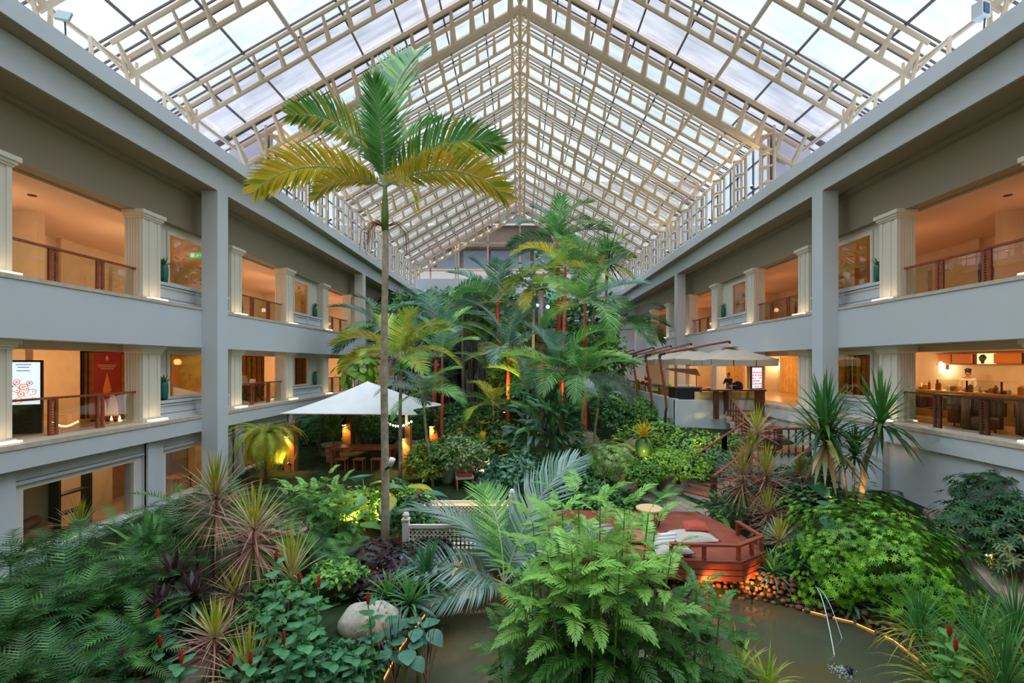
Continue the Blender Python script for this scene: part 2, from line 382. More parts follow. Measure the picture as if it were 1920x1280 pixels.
# ground floor front on the left: pillars, lintels and big framed windows
for k in range(1, 6):
    mb = MB(); y = PY[k]; mb.bb(-12.25, -12.9, y-.36, y+.36, .1, 3.06); mb.bb(-12.18, -12.3, y-.36, y-.1, .1, 3.06); struct(mb.build('pillar_ground_%d' % k, M['plaster']))
for k in range(1, 6):
    y0, y1 = PY[k]+.36, PY[k+1]-.36
    wn += 1
    mb = MB(); mb.bb(-12.35, -12.9, y0, y1, 2.72, 3.06); mb.bb(-12.3, -12.4, y0, y1, 2.62, 2.70); mb.bb(-12.35, -12.9, y0, y1, .1, .75)
    fr = struct(mb.build('window_%d' % wn, M['plaster']))
    f = MB()
    for a, b in ((y0, y0+.3), (y1-.3, y1)): f.bb(-12.4, -12.7, a, b, .75, 2.72)
    f.bb(-12.4, -12.7, y0+.3, y1-.3, 2.46, 2.64); f.bb(-12.45, -12.7, y0+.3, y1-.3, .75, .85)
    f.build('frame', M['white'], fr)
    g = MB(); g.bb(-12.5, -12.52, y0+.3, y1-.3, .85, 2.46); g.build('pane', M['glass'], fr)
mb = MB(); mb.bb(-19, -12.9, -1.5, YE, .2, .3); struct(mb.build('floor_ground_left', M['marble']))
for k, (ya, yb, xx, mm) in enumerate(((9.5, 12.6, -14.6, 'terracotta'), (12.9, 13.8, -14.2, 'cream'), (14.6, 17.2, -15.4, 'cream'), (17.2, 21, -16, 'terracotta'), (21, 26, -15, 'cream'))):
    mb = MB(); mb.bb(xx, xx-.3, ya, yb, .3, 3.06); struct(mb.build('wall_inner_%d' % (k+1), M[mm]))
# right ground wall below the lower gallery
mb = MB(); mb.bb(12.12, 12.4, -1.5, YE, -.2, 3.06); mb.bb(11.9, 12.12, 14.95, 15.15, .3, 3.06); struct(mb.build('wall_ground_right', M['plaster']))

# ------------------------------------------------------------------ roof
HR, SL = 23.1, .575
def zr(w): return HR-SL*abs(w)
TY = [9.4, 12.1, 14.9, 17.7, 21.0, 23.6, 26.1, 28.6, 31.0, 33.4, 35.85, 38.3, 40.75, 43.2, 45.65, 48.0, 50.3]
BIG = (21.0, 33.4, 50.3)
def we(y): return 13.3 if y < 20.9 else 11.5
for i, d in enumerate(TY):
    big = d in BIG; mb = MB(); we_ = we(d) if d != 21.0 else 13.3
    r = .085 if not big else .12; dz = .75 if not big else 1.05; dy = .33 if not big else .5
    lod = 6 if d < 30 else 5
    for s in (-1, 1):
        w1 = we_-.5
        mb.tube([(0, d-2*dy, zr(0)-.1), (s*w1, d-2*dy, zr(w1)-.1)], r*.9, lod); mb.tube([(0, d, zr(0)-.1), (s*w1, d, zr(w1)-.1)], r*.9, lod)
        mb.tube([(0, d, zr(0)-dz), (s*w1, d, zr(w1)-dz)], r, lod)
        if big:
            mb.tube([(0, d+.9, zr(0)-.5), (s*w1, d+.9, zr(w1)-.5)], r, lod)
        nn = int(w1/.87)
        for q in range(nn+1):
            w = .45+q*.87
            mb.tube([(s*w, d-2*dy, zr(w)-.1), (s*w, d-dy, zr(w)-.1-dz*.42), (s*w, d, zr(w)-dz+.02)], [r*.55, r*.95, r*1.35], 5)
            if big: mb.tube([(s*(w+.4), d+.9, zr(w+.4)-.5), (s*(w+.4), d, zr(w+.4)-dz)], [r*.5, r*1.1], 5)
        if d >= 20.9:      # clerestory ladder below the eave
            zt = zr(11.5)
            mb.tube([(s*11.1, d, 13.48), (s*11.1, d, zt-.55)], .07, lod); mb.tube([(s*11.6, d-.25, 13.48), (s*11.6, d-.25, zt)], .06, lod); mb.tube([(s*11.6, d+.25, 13.48), (s*11.6, d+.25, zt)], .06, lod)
            for q in range(4):
                z = 13.9+q*.72
                for g in (-.25, .25): mb.tube([(s*11.1, d, z), (s*11.6, d+g, z+.06)], [.09, .04], 5)
        else:
            for g in (-1, 1): mb.tube([(s*12.8, d+g*.3, zr(12.8)-.1), (s*12.5, d, 13.48)], [.05, .09], 5)
            mb.tube([(s*12.8, d, zr(12.8)-.75), (s*12.8, d-1.35, zr(12.9)-.35), (s*12.6, d-1.4, 13.48)], [.05, .06, .08], 5)
    o = struct(mb.build('roof_beam_%d' % (i+1), M['truss']))
# purlins, ridge and eave tubes
for s in (-1, 1):
    mb = MB()
    for w, ya, yb in ((4.0, -1.5, 50.3), (8.5, -1.5, 50.3), (12.95, -1.5, 21.0), (11.05, 21.0, 50.3), (11.5, 21, 50.3)):
        mb.tube([(s*w, ya, zr(w)-.28), (s*w, yb, zr(w)-.28)], .085, 6)
    struct(mb.build('roof_purlin_beam_'+SN[s], M['truss']))
mb = MB(); mb.tube([(0, -1.5, HR-.8), (0, 50.3, HR-.8)], .1, 6)
for s in (-1, 1): mb.tube([(s*.42, -1.5, HR-.32), (s*.42, 50.3, HR-.32)], .08, 6)
y = 8.0
while y < 50:
    for s in (-1, 1): mb.tube([(0, y, HR-.8), (s*.42, y+.4, HR-.32)], [.08, .04], 5); mb.tube([(0, y+.8, HR-.8), (s*.42, y+.4, HR-.32)], [.08, .04], 5)
    y += 1.23
struct(mb.build('roof_ridge_beam', M['truss']))
# glazing rows between trusses, each row of panes a window with its dark bars
edges = [-1.5, 4.0, 6.7]+TY
for i in range(len(edges)-1):
    ya, yb = edges[i], edges[i+1]; w1 = 13.6 if yb <= 21.0 else 11.75
    for s in (-1, 1):
        wn += 1
        g = MB(); zt = .1
        g.add([(0, ya, zr(0)+zt), (s*w1, ya, zr(w1)+zt), (s*w1, yb, zr(w1)+zt), (0, yb, zr(0)+zt)], [(0, 1, 2, 3) if s > 0 else (3, 2, 1, 0)])
        grey = (17.6 < ya < 18) or ya > 45
        o = struct(g.build('window_%d' % wn, M['roofgrey' if grey else 'roofglass']))
        b = MB()
        bw = .055
        for e, sg in ((ya, 1), (yb, -1)):
            for q in ([.10, .26] if sg > 0 else [.10, .56, .72]):
                yy = e+sg*q; b.bar((0, yy, HR+.04), (s*w1, yy, zr(w1)+.04), bw*.8, bw)
        if yb == 21.0: b.bar((0, yb-.75, HR+.02), (s*w1, yb-.75, zr(w1)+.02), .22, .1)
        if yb in (33.4, 50.3): b.bar((0, yb-.8, HR+.02), (s*w1, yb-.8, zr(w1)+.02), .16, .1)
        k = 1
        while 1.72*k < w1:
            w = 1.72*k; b.bb(s*w-.03, s*w+.03, ya, yb, zr(w)-.03, zr(w)+.05); k += 1
        b.build('glazing_bar', M['bars'], o)
# clerestory glazing along both sides and the low strip of the near part
for s in (-1, 1):
    wn += 1; g = MB(); g.bb(s*11.75, s*11.77, 21.3, 50.3, 13.45, zr(11.7)); o = struct(g.build('window_%d' % wn, M['roofglass']))
    b = MB(); y = 21.3
    while y < 50.3: b.bb(s*11.72, s*11.8, y-.035, y+.035, 13.45, zr(11.7)); y += .82
    for z in (14.3, 15.6): b.bb(s*11.72, s*11.8, 21.3, 50.3, z-.03, z+.03)
    b.build('glazing_bar', M['bars'], o)
    wn += 1; g = MB(); g.bb(s*13.6, s*13.62, -1.5, 21.2, 13.0, zr(13.6)+.1); struct(g.build('window_%d' % wn, M['roofglass']))
    wn += 1; g = MB(); g.bb(s*11.7, s*13.6, 21.3, 21.32, 13.0, zr(13.6)+1.1); struct(g.build('window_%d' % wn, M['roofgrey']))
# far gable: cream mullions and clear panes
wn += 1
g = MB(); g.add([(-11.75, 50.9, 14.9), (11.75, 50.9, 14.9), (11.75, 50.9, zr(11.75)), (0, 50.9, HR), (-11.75, 50.9, zr(11.75))], [(0, 1, 2, 3, 4)])
o = struct(g.build('window_%d' % wn, M['glass']))
b = MB()
for x in (-11.5, -10, -7.2, -6.9, -3.6, 0, 3.6, 6.9, 7.2, 10, 11.5):
    b.bb(x-.08, x+.08, 50.75, 50.95, 14.9, zr(x)-.2)
for z in (16.0, 16.25, 19.1): b.bb(-(HR-z)/SL*.98, (HR-z)/SL*.98, 50.75, 50.9, z-.06, z+.06)
b.bb(-11.75, 11.75, 50.7, 51, 14.85, 15.05)
b.build('frame', M['truss'], o)
# the tower that rises behind the gable
mb = MB(); mb.bb(-26, 26, 66, 67, -1, 25.2); mb.bb(-26, 26, 64.5, 66, 22.2, 25.0); mb.bb(-26, 26, 64, 66, 25.0, 25.3); mb.bb(-26, -3.2, 66, 67, 25.2, 32); mb.bb(3.2, 26, 66, 67, 25.2, 32); mb.bb(-3.2, 3.2, 66.4, 67, 25.2, 32)
mo = tag(mb.build('neighbour_building', mat('brown_render', (.15,.10,.075), .7, .2)), 'brown rendered building seen through the far gable glass', 'building')
mb = MB()
for x0, x1 in ((-17, -12.5), (-12, -8.7), (-8.2, -4.5), (-4.2, 1.5), (2, 7)): mb.bb(x0, x1, 65.85, 66, 19.4, 22.0)
mb.build('window_band', mat('far_window', (.14,.17,.22), .08, .6), mo)
mb = MB(); mb.bb(-3.1, 3.1, 65.8, 66, 25.3, 28.6); mb.bb(-5.6, -3.8, 65.8, 66, 25.3, 28); mb.bb(3.8, 5.6, 65.8, 66, 25.3, 28); mb.build('upper_glazing', mat('far_glazing', (.13,.19,.24), .08, .6), mo)
mb = MB()
for x in (-1.9, 0, 1.9): mb.bb(x-.06, x+.06, 65.6, 65.8, 25.3, 28.6)
mb.bb(-3.1, 3.1, 65.6, 65.8, 27.4, 27.5); mb.build('glazing_frame', M['bars'], mo)
mb = MB(); mb.bb(-26, 26, 65.8, 66, 12, 19.3); mb.bb(-26, 26, 63.9, 64, 25.05, 25.3); mb.build('pale_band', mat('pale_pink_render', (.52,.44,.42), .7, .2), mo)
# ------------------------------------------------------------------ gallery lamps and furniture
def point(name, loc, e, c=(1,.58,.27), r=.12):
    l = bpy.data.lights.new(name, 'POINT'); l.energy = e; l.color = c; l.shadow_soft_size = r
    o = bpy.data.objects.new(name, l); COL.objects.link(o); o.location = loc; return o
def spot(name, loc, to, e, c=(1,.62,.25), ang=70, r=.05, blend=.6):
    l = bpy.data.lights.new(name, 'SPOT'); l.energy = e; l.color = c; l.spot_size = math.radians(ang); l.spot_blend = blend; l.shadow_soft_size = r
    o = bpy.data.objects.new(name, l); COL.objects.link(o); o.location = loc
    o.rotation_euler = (Vector(to)-Vector(loc)).to_track_quat('-Z', 'Y').to_euler(); return o
sm = MB(); sm.lathe([(.05,0),(.10,.05),(.10,.45),(.05,.5)], (0,0,0), 12); SCONCE = sm.mesh('sconce_shade', M['bulb'])
sm = MB(); sm.bb(-.12,.0,-.05,.05,.15,.35); SCBR = sm.mesh('sconce_bracket', M['darkwood'])
def sconce(s, y, z, label, x=18.85):
    t = thing('wall_sconce', label, 'lamp', (s*x, y, z), 0 if s < 0 else math.pi, 'glowing wall sconces of the lower gallery')
    obj('shade', SCONCE, t, (.12, 0, 0)); obj('bracket', SCBR, t)
for s in (-1, 1):
    for k in range(2, 10):
        ym = (PY[k]+PY[k+1])/2 if k < 10 else PY[k]+2
        # fixtureless fill lights added: upper row low behind the parapet, lower row in mid-corridor
        point('corridor_fill', (s*(15.6 if k % 2 == 0 else 15.0), ym, 8.75), (54 if s < 0 else 28)*(1 if k % 2 == 0 else .9), (1, .66, .40) if s < 0 else (1, .52, .27))
        point('corridor_fill', (s*16.6, ym, 5.7), 58 if s < 0 else 38, (1, .66, .33) if s < 0 else (1, .61, .27), .15)
SCL = 'wall by the buffet,terrace screens,far terrace,far corner'.split(',')
for i, (y, z) in enumerate(((15.6, 5.2), (20.2, 5.2), (28.6, 5.2), (33.0, 5.2))):
    sconce(1, y, z, 'glowing cylinder wall sconce on the right, %s in depth' % ORD[i])
for i, (y, z) in enumerate(((26.2, 5.2), (30.0, 5.2))):
    sconce(-1, y, z, '%s glowing cylinder sconce at the back of the lower left gallery' % ('nearer' if i == 0 else 'farther'))
# timber and brass panels on the lower corridor walls
def wall_panel(s, y0, y1, z0, z1, x, m, label, slats=0, m2='darkwood'):
    t = thing('wall_panel', label, 'wall panel', (s*x, (y0+y1)/2, z0), 0, None)
    h = (y1-y0)/2; mb = MB(); mb.bb(-.03, .03, -h, h, 0, z1-z0); mb.build('board', M[m], t)
    mb = MB()
    for a in (-h, h-.08): mb.bb(-.05, .05, a, a+.08, 0, z1-z0)
    for i in range(slats): yy = -h+(2*h)*(i+.5)/slats; mb.bb(-.05, .05, yy-.03, yy+.03, 0, z1-z0)
    mb.bb(-.05, .05, -h, h, z1-z0-.08, z1-z0); mb.build('frame', M[m2], t)
M['gold'] = mat('golden_curtain', (.70,.42,.13), .6, .3, .25, 3)
M['panelcream'] = mat('pale_gold_panel', (.72,.56,.30), .6, .3, .1, 2)
M['seatbrown'] = mat('brown_leather', (.20,.085,.045), .5, .3)
M['orangepanel'] = mat('orange_back_panel', (.62,.20,.035), .45, .4)
wall_panel(-1, 13.4, 14.8, 3.6, 6.1, 18.7, 'gold', 'golden curtain panel behind the red poster on the left', 4, 'panelcream')
wall_panel(-1, 16.5, 18.6, 3.6, 6.1, 15.9, 'gold', 'golden lattice screen behind the nearest left gallery window', 5)
wall_panel(-1, 23.2, 25.4, 3.6, 6.1, 18.7, 'gold', 'golden wood panel behind the display table on the left', 2)
wall_panel(-1, 25.6, 28.2, 3.6, 6.1, 15.9, 'gold', 'golden lattice screen behind the farther left gallery window', 5)
wall_panel(-1, 29.6, 33.0, 3.6, 6.1, 15.6, 'gold', 'dark framed golden doors at the far end of the left gallery', 4)
wall_panel(1, 20.0, 21.0, 3.9, 6.0, 15.4, 'panelcream', 'pale screen with dark oval carvings in the right gallery window', 3)
wall_panel(1, 21.2, 22.3, 3.9, 6.0, 15.4, 'gold', 'golden carved screen beside the pale one in the right window', 2)
for i, (a, b) in enumerate(((27, 29.2), (30, 32.5), (34, 36.8), (37.5, 41))):
    wall_panel(1, a, b, 3.6, 6.1, 18.6, 'gold', 'golden pleated wall panel behind the terrace, %s from the near end' % ORD[i], 6, 'panelcream')
# digital sign on the left
M['scr'] = mat('lit_screen', (.6,.75,.9), .3, .3, em=(.72,.88,1.0), ems=.62)
t = thing('digital_sign', 'tall black digital sign with a lit food picture on the left gallery', 'sign', (-14.3, 13.15, 3.59), math.radians(30), None)
mb = MB(); mb.bb(-.37, .37, -.06, .06, 0, 2.12); mb.build('casing', M['black'], t)
mb = MB(); mb.bb(-.33, .33, -.075, -.06, .84, 2.06); sc_ = mb.build('screen', M['scr'], t)
dm = [mat('screen_red', (.6,.1,.06), em=(.62,.12,.07), ems=.5), mat('screen_white', (.9,.9,.9), em=(.9,.9,.92), ems=.8), mat('screen_orange', (.8,.4,.1), em=(.8,.38,.12), ems=.5), mat('screen_navy', (.1,.15,.3), em=(.1,.16,.34), ems=.5)]
mb = MB(); rnd = random.Random(3)
for i in range(16):
    x, z, r = rnd.uniform(-.27, .27), rnd.uniform(.95, 1.5), rnd.uniform(.05, .1)
    for q, mm in ((1, i % 3 if i % 3 != 1 else 3), (.72, 1), (.45, (i+2) % 3)):
        mb.add([(x+r*q*math.cos(a*.785), -.0765-.001*(3-q*2), z+r*q*math.sin(a*.785)) for a in range(8)], [tuple(range(8))], mm)
for z, w in ((1.98, .3), (1.9, .22), (1.80, .26)): mb.bb(-w/2-.02, w/2, -.0785, -.0765, z, z+.025, 3)
mb.build('print', dm, sc_)
# red poster
t = thing('poster_stand', 'red roll-up poster with orange flame and white robed figures on the left gallery', 'poster', (-14.5, 16.0, 3.59), math.radians(12), None)
mb = MB(); mb.bb(-.42, .42, -.02, .02, .05, 2.42); pb = mb.build('banner', mat('poster_red', (.36,.03,.02), .6, .2, .15, 1.2), t)
mb = MB(); mb.bb(-.45, .45, -.12, .12, 0, .06); mb.build('base', M['black'], t)
pm = [mat('poster_orange', (.80,.22,.03)), mat('poster_white', (.85,.70,.62)), mat('poster_skin', (.16,.06,.04))]
mb = MB()
mb.add([(-.17,-.022,.9), (.17,-.022,.9), (.10,-.022,1.25), (0,-.022,1.72), (-.10,-.022,1.25)], [(0,1,2,3,4)], 0)
for x0 in (-.18, .16):
    mb.add([(x0-.17,-.024,.18), (x0+.19,-.024,.18), (x0+.16,-.024,.62), (x0+.07,-.024,.92), (x0-.06,-.024,.92), (x0-.13,-.024,.55)], [(0,1,2,3,4,5)], 1)
    mb.add([(x0+.005+.075*math.cos(a*.785), -.026, 1.0+.09*math.sin(a*.785)) for a in range(8)], [tuple(range(8))], 2)
for z, w in ((1.96, .56), (1.90, .5), (1.83, .38)): mb.bb(-w/2, w/2, -.025, -.0225, z, z+.018, 1)
mb.bb(-.05, .05, -.025, -.0225, 2.14, 2.16, 1); mb.add([(-.035,-.024,2.18), (.035,-.024,2.18), (.03,-.024,2.25), (0,-.024,2.31), (-.03,-.024,2.25)], [(0,1,2,3,4)], 1)
mb.build('print', pm, pb)
for i in range(3):
    t = thing('candle', 'small glowing candle at the foot of the red poster, %s of three' % ('leftmost','middle','rightmost')[i], 'candle', (-14.2+.18*i, 15.5+.12*i, 3.59), 0, 'candles before the poster')
    mb = MB(); mb.lathe([(.05,0),(.05,.09),(.045,.09)], (0,0,0), 8); mb.build('cup', M['white'], t)
    mb = MB(); mb.lathe([(.012,.09),(.03,.12),(.012,.18),(.002,.22)], (0,0,0), 6); mb.build('flame', M['bulb'], t)
# exit sign
t = thing('exit_sign', 'green lit exit sign with running figure inside the upper left window', 'sign', (-13.6, 19.1, 10.15), 0, None)
mb = MB(); mb.bb(-.26, .26, -.03, .03, -.12, .12); mb.build('casing', mat('exit_green', (.02,.45,.30), .4, em=(.03,.62,.42), ems=.9), t)
mb = MB(); wmt = mat('exit_white', (.9,1,.95), em=(.75,1,.9), ems=.9)
mb.bb(-.20,-.04,-.034,-.03,-.08,.08); mb.build('door_pictogram', wmt, t)
mb = MB()
mb.lathe([(.0,-.004),(.022,0),(.0,.004)], (.10,-.033,.065), 8)
for a, b in (((.10,.045),(.08,-.01)), ((.08,-.01),(.12,-.04)), ((.12,-.04),(.10,-.08)), ((.08,-.01),(.05,-.05)), ((.05,-.05),(.01,-.05)), ((.10,.035),(.15,.015)), ((.10,.035),(.055,.02))):
    mb.bar((a[0], -.034, a[1]), (b[0], -.034, b[1]), .018, .008)
mb.add([(.19,-.035,0), (.24,-.035,.04), (.24,-.035,-.04)], [(0,1,2)])
mb.build('running_figure', wmt, t)
mb = MB(); mb.tube([(0,0,.12),(0,0,.6)], .01, 5); mb.build('hanger', M['black'], t)
# vases on the window sills
def vase(s, y, z, label):
    t = thing('sill_vase', label, 'vase', (s*12.6, y, z), 0, 'green plant vases in the gallery window recesses')
    mb = MB(); mb.lathe([(.06,0),(.10,.03),(.12,.25),(.12,.5),(.10,.6),(.085,.62)], (0,0,0), 12); mb.build('pot', M['teal'], t, True)
    mb = MB(); rnd = random.Random(int(y*10))
    for i in range(22):
        a = rnd.uniform(0, 6.28); e = rnd.uniform(.3, 1.3)
        mb.blade((0,0,.6), (math.cos(a)*math.cos(e), math.sin(a)*math.cos(e), math.sin(e)), (-math.sin(a), math.cos(a), 0), rnd.uniform(.18, .38), .03, .5, 3)
    mb.build('foliage', L['mid'], t)
vase(-1, PY[3]+.85, 8.47, 'green vase with plant in the nearest window recess, upper left gallery')
vase(-1, PY[6]-1.0, 8.47, 'green vase with plant at the end of the farther window, upper left gallery')
vase(-1, PY[3]+.85, 4.33, 'dark green vase in the nearest window recess, lower left gallery')
vase(-1, PY[6]-1.0, 4.33, 'green vase by the farther window, lower left gallery')
vase(1, PY[6]-.75, 8.47, 'green vase with plant beside the farther window, upper right gallery')
vase(1, PY[3]+.75, 8.47, 'dark vase beside the nearest pilaster, upper right gallery')
# folding table with a display of food, lower left gallery
t = thing('display_table', 'folding wooden table with crossed legs in the lower left gallery', 'table', (-14.1, 23.4, 3.59), 0, None)
mb = MB(); mb.bb(-.45,.45,-1.0,1.0,.86,.92); mb.build('tabletop', M['redwood'], t)
for yy in (-.9, -.3, .3, .9):
    mb = MB(); mb.bar((-.4,yy,0),(.4,yy,.86),.05,.05); mb.bar((.4,yy+.05,0),(-.4,yy+.05,.86),.05,.05); mb.bar((-.1,yy,0),(-.1,yy+.5,.86),.04,.04); mb.build('leg', M['darkwood'], t)
for i, (yy, mm, lb) in enumerate(((-.7,'white','white cake box at the near end of the display table'), (-.1,'panelcream','stack of pale tins in the middle of the display table'), (.6,'white','white folded card at the far end of the display table'))):
    mb = MB()
    if i == 1:
        for q in range(3): mb.lathe([(.2-.05*q,0),(.2-.05*q,.16)], (0,0,.17*q), 12)
    elif i == 0: mb.bb(-.18,.18,-.15,.15,0,.2); mb.bb(-.19,.19,-.16,.16,.2,.25)
    else: mb.add([(-.15,-.1,0),(.15,-.1,0),(.15,.02,.3),(-.15,.02,.3),(.15,.14,0),(-.15,.14,0)], [(0,1,2,3),(3,2,4,5)])
    o = mb.build(('cake_box','tin_stack','folded_card')[i], M[mm], None, False, (-14.1, 23.4+yy, 4.51)); tag(o, lb, ('box','tins','card')[i])
t = thing('potted_plant', 'yellow-green bouquet standing on the display table', 'plant', (-14.35, 22.5, 4.51), 0, None)
mb = MB(); mb.lathe([(.07,0),(.1,.2),(.08,.22)], (0,0,0), 10); mb.build('pot', M['white'], t)
mb = MB(); rnd = random.Random(5)
for i in range(30):
    a = rnd.uniform(0, 6.28); e = rnd.uniform(.2, 1.4); mb.blade((0,0,.2), (math.cos(a)*math.cos(e), math.sin(a)*math.cos(e), math.sin(e)), (-math.sin(a), math.cos(a), 0), rnd.uniform(.3,.6), .05, .5, 3)
mb.build('foliage', L['gold'], t)
# small pieces in the upper corridors, seen through the glass
for s, y, lb in ((1, 13.0, 'pair of slim dark statues behind the upper right balustrade'), (1, 21.8, 'small dark statue behind the middle balustrade, upper right gallery'), (-1, 21.6, 'pair of slim dark statues behind the middle balustrade, upper left gallery')):
    t = thing('statue', lb, 'statue', (s*13.3, y, 7.66))
    for q in (-.16, .16):
        mb = MB(); mb.lathe([(.07,0),(.06,.05),(.035,.1),(.05,.5),(.06,.62),(.03,.72),(.045,.78),(.03,.86),(.005,.98)], (0,q,0), 10); mb.build('figure', M['darkwood'], t, True)
# ceiling fittings
n = 0
for s in (-1, 1):
    for k in (2, 4):
        for q, (dx, dy) in enumerate(((14.9, .9), (15.9, 2.0), (14.9, 3.2))):
            mb = MB(); mb.lathe([(.09,-.02),(.11,-.02),(.11,0),(.05,0)], (0,0,0), 12); n += 1
            o = mb.build('downlight', M['darkwood'], None, False, (s*dx, PY[k]+dy, 10.75)); tag(o, 'dark ceiling downlight, %s of three over the %s opening, upper %s gallery' % (ORD[q], 'nearest' if k == 2 else 'second', SN[s]), 'light', 'ceiling downlights of the upper galleries')
# ------------------------------------------------------------------ buffet room on the right
def armchair(x, y, rz, label, m='seatbrown'):
    t = thing('armchair', label, 'chair', (x, y, 3.59), rz, 'brown round-backed chairs in the right gallery')
    mb = MB()
    for i in range(9):
        a = math.radians(-20+220*i/8); b = math.radians(-20+220*(i+1)/8)
        if i < 8:
            h = .95+.1*math.sin((i+.5)/8*math.pi)
            for r0, r1 in ((.34, .44),):
                vs = [(r*math.cos(q), r*math.sin(q), z) for z in (.12, h) for q in (a, b) for r in (r0, r1)]
                mb.add(vs, [(0,1,3,2),(4,6,7,5),(0,4,5,1),(2,3,7,6),(0,2,6,4),(1,5,7,3)])
    mb.build('backrest', M[m], t, True)
    mb = MB(); mb.lathe([(.30,.12),(.36,.16),(.36,.42),(.33,.47),(.1,.49)], (0,0,0), 16); mb.build('seat', M[m], t, True)
    for i in range(4):
        a = .785+1.571*i; mb = MB(); mb.tube([(.27*math.cos(a),.27*math.sin(a),.14),(.29*math.cos(a),.29*math.sin(a),0)], [.03,.02], 6); mb.build('leg', M['darkwood'], t)
armchair(13.45, 13.25, -.3, 'brown round-backed armchair behind the second dark post of the buffet balustrade')
armchair(13.6, 11.9, .3, 'brown round-backed armchair at the right edge of the picture')
armchair(14.3, 14.6, 1.2, 'brown armchair left of the small dark table by the buffet')
armchair(15.6, 12.6, 2.2, 'brown armchair beyond the small dark table, facing the buffet')
for i, (x, y, lb) in enumerate(((13.9, 14.0, 'square dark table with a white flower by the buffet balustrade'), (13.4, 11.2, 'dark table beside the rightmost armchair'))):
    t = thing('dining_table', lb, 'table', (x, y, 3.59)); mb = MB(); mb.bb(-.42,.42,-.42,.42,.70,.75); mb.build('tabletop', M['darkwood'], t)
    mb = MB(); mb.lathe([(.22,0),(.22,.03),(.05,.06),(.05,.70)], (0,0,0), 10); mb.build('pedestal', M['black'], t)
t = thing('flower_vase', 'white flower in a small glass on the dark table', 'vase', (13.9, 14.05, 4.34))
mb = MB(); mb.lathe([(.05,0),(.06,.12),(.055,.13)], (0,0,0), 10); mb.build('glass', M['white'], t)
mb = MB()
for i in range(5):
    a = i*1.256; mb.blade((0,0,.24), (math.cos(a),math.sin(a),.3), (-math.sin(a),math.cos(a),0), .1, .035, .2, 3)
mb.tube([(0,0,.1),(0,0,.25)], .006, 5); mb.build('flower', M['white'], t)
t = thing('buffet_counter', 'long wooden buffet counter with dark panels at the back of the right gallery', 'counter', (16.6, 16.2, 3.59))
mb = MB(); mb.bb(-.4,.5,-2.6,2.9,0,.92); mb.build('body', M['gold'], t)
mb = MB(); mb.bb(-.48,.55,-2.7,3.0,.92,.98); mb.build('worktop', M['panelcream'], t)
for i in range(4): mb = MB(); mb.bb(-.43,-.4,-2.3+1.25*i,-1.3+1.25*i,.25,.7); mb.build('panel', M['darkwood'], t)
mb = MB(); mb.bb(-.3,.3,-.8,1.6,1.38,1.40); mb.bb(-.3,-.28,-.8,1.6,1.0,1.4); mb.build('sneeze_guard', M['glass'], t)
for yy in (-.8, .4, 1.58): mb = MB(); mb.bb(-.3,-.26,yy,yy+.04,.98,1.4); mb.build('bracket', M['bars'], t)
cols = ['orangepanel','white','terracotta','panelcream','redwood','gold']; rnd = random.Random(11)
for i in range(26):
    yy = 13.8+i*.2; xx = 16.45+rnd.uniform(-.12,.25); r = rnd.uniform(.07,.12); h = rnd.uniform(.16,.42)
    mb = MB(); kind = i % 3
    if kind == 0: mb.lathe([(r*.6,0),(r*1.1,.05),(r*1.2,.09),(r*1.05,.09)], (0,0,0), 10)
    elif kind == 1: mb.lathe([(r*.6,0),(r*.65,h*.7),(r*.3,h*.85),(r*.3,h),(r*.1,h)], (0,0,0), 10)
    else: mb.lathe([(r,0),(r,h*.6),(r*1.05,h*.62),(r*.2,h*.8)], (0,0,0), 10)
    o = mb.build(('serving_bowl','bottle','canister')[kind], M[cols[i % 6]], None, True, (xx, yy, 4.57))
    tag(o, 'small %s %s standing among others on the buffet counter' % (('orange','white','brown','cream','red','golden')[i % 6], ('bowl','bottle','canister')[kind]), ('bowl','bottle','canister')[kind], 'dishes and bottles on the buffet counter')
t = thing('wall_cabinet', 'long wall cabinet with orange doors and a lit niche above the buffet', 'cabinet', (18.8, 18.6, 5.6)); t.scale = (1, .72, .68)
mb = MB(); mb.bb(-.1,.15,-2.4,2.6,-.05,0); mb.bb(-.1,.15,-2.4,2.6,.62,.68); mb.bb(.1,.15,-2.4,2.6,0,.62); mb.build('carcass', M['terracotta'], t)
for a, b in ((-2.2,-.9), (.35,1.5), (1.6,2.4)): mb = MB(); mb.bb(-.12,-.05,a,b,.02,.6); mb.build('door', M['orangepanel'], t)
mb = MB(); mb.bb(.06,.1,-.75,.25,0,.62); mb.build('lit_niche', mat('lit_niche_back', (1,.8,.4), em=(1,.72,.3), ems=.9), t)
t = thing('niche_plant', 'little round plant in the lit niche above the buffet', 'plant', (18.72, 18.42, 5.61)); t.scale = (.8,.8,.8)
mb = MB(); mb.lathe([(.06,0),(.08,.12)], (0,0,0), 8); mb.build('pot', M['darkwood'], t)
mb = MB(); mb.blob((0,0,.28), (.15,.15,.17), 10, 7); mb.build('foliage', L['dark'], t)
t = thing('dining_chair', 'white wicker chair at the left end of the buffet', 'chair', (16.0, 19.2, 3.59), .4)
mb = MB(); mb.bb(-.25,.25,-.25,.25,.42,.48); mb.build('seat', M['white'], t)
mb = MB(); 
for i in range(5): mb.bar((.25,-.25,.55+i*.1),(.28,.25,.55+i*.1),.03,.07)
mb.bb(.24,.28,-.27,-.23,.4,1.05); mb.bb(.24,.28,.23,.27,.4,1.05); mb.build('backrest', M['white'], t)
for a in (-.22,.22):
    for b in (-.22,.22): mb = MB(); mb.bb(a-.02,a+.02,b-.02,b+.02,0,.42); mb.build('leg', M['darkwood'], t)
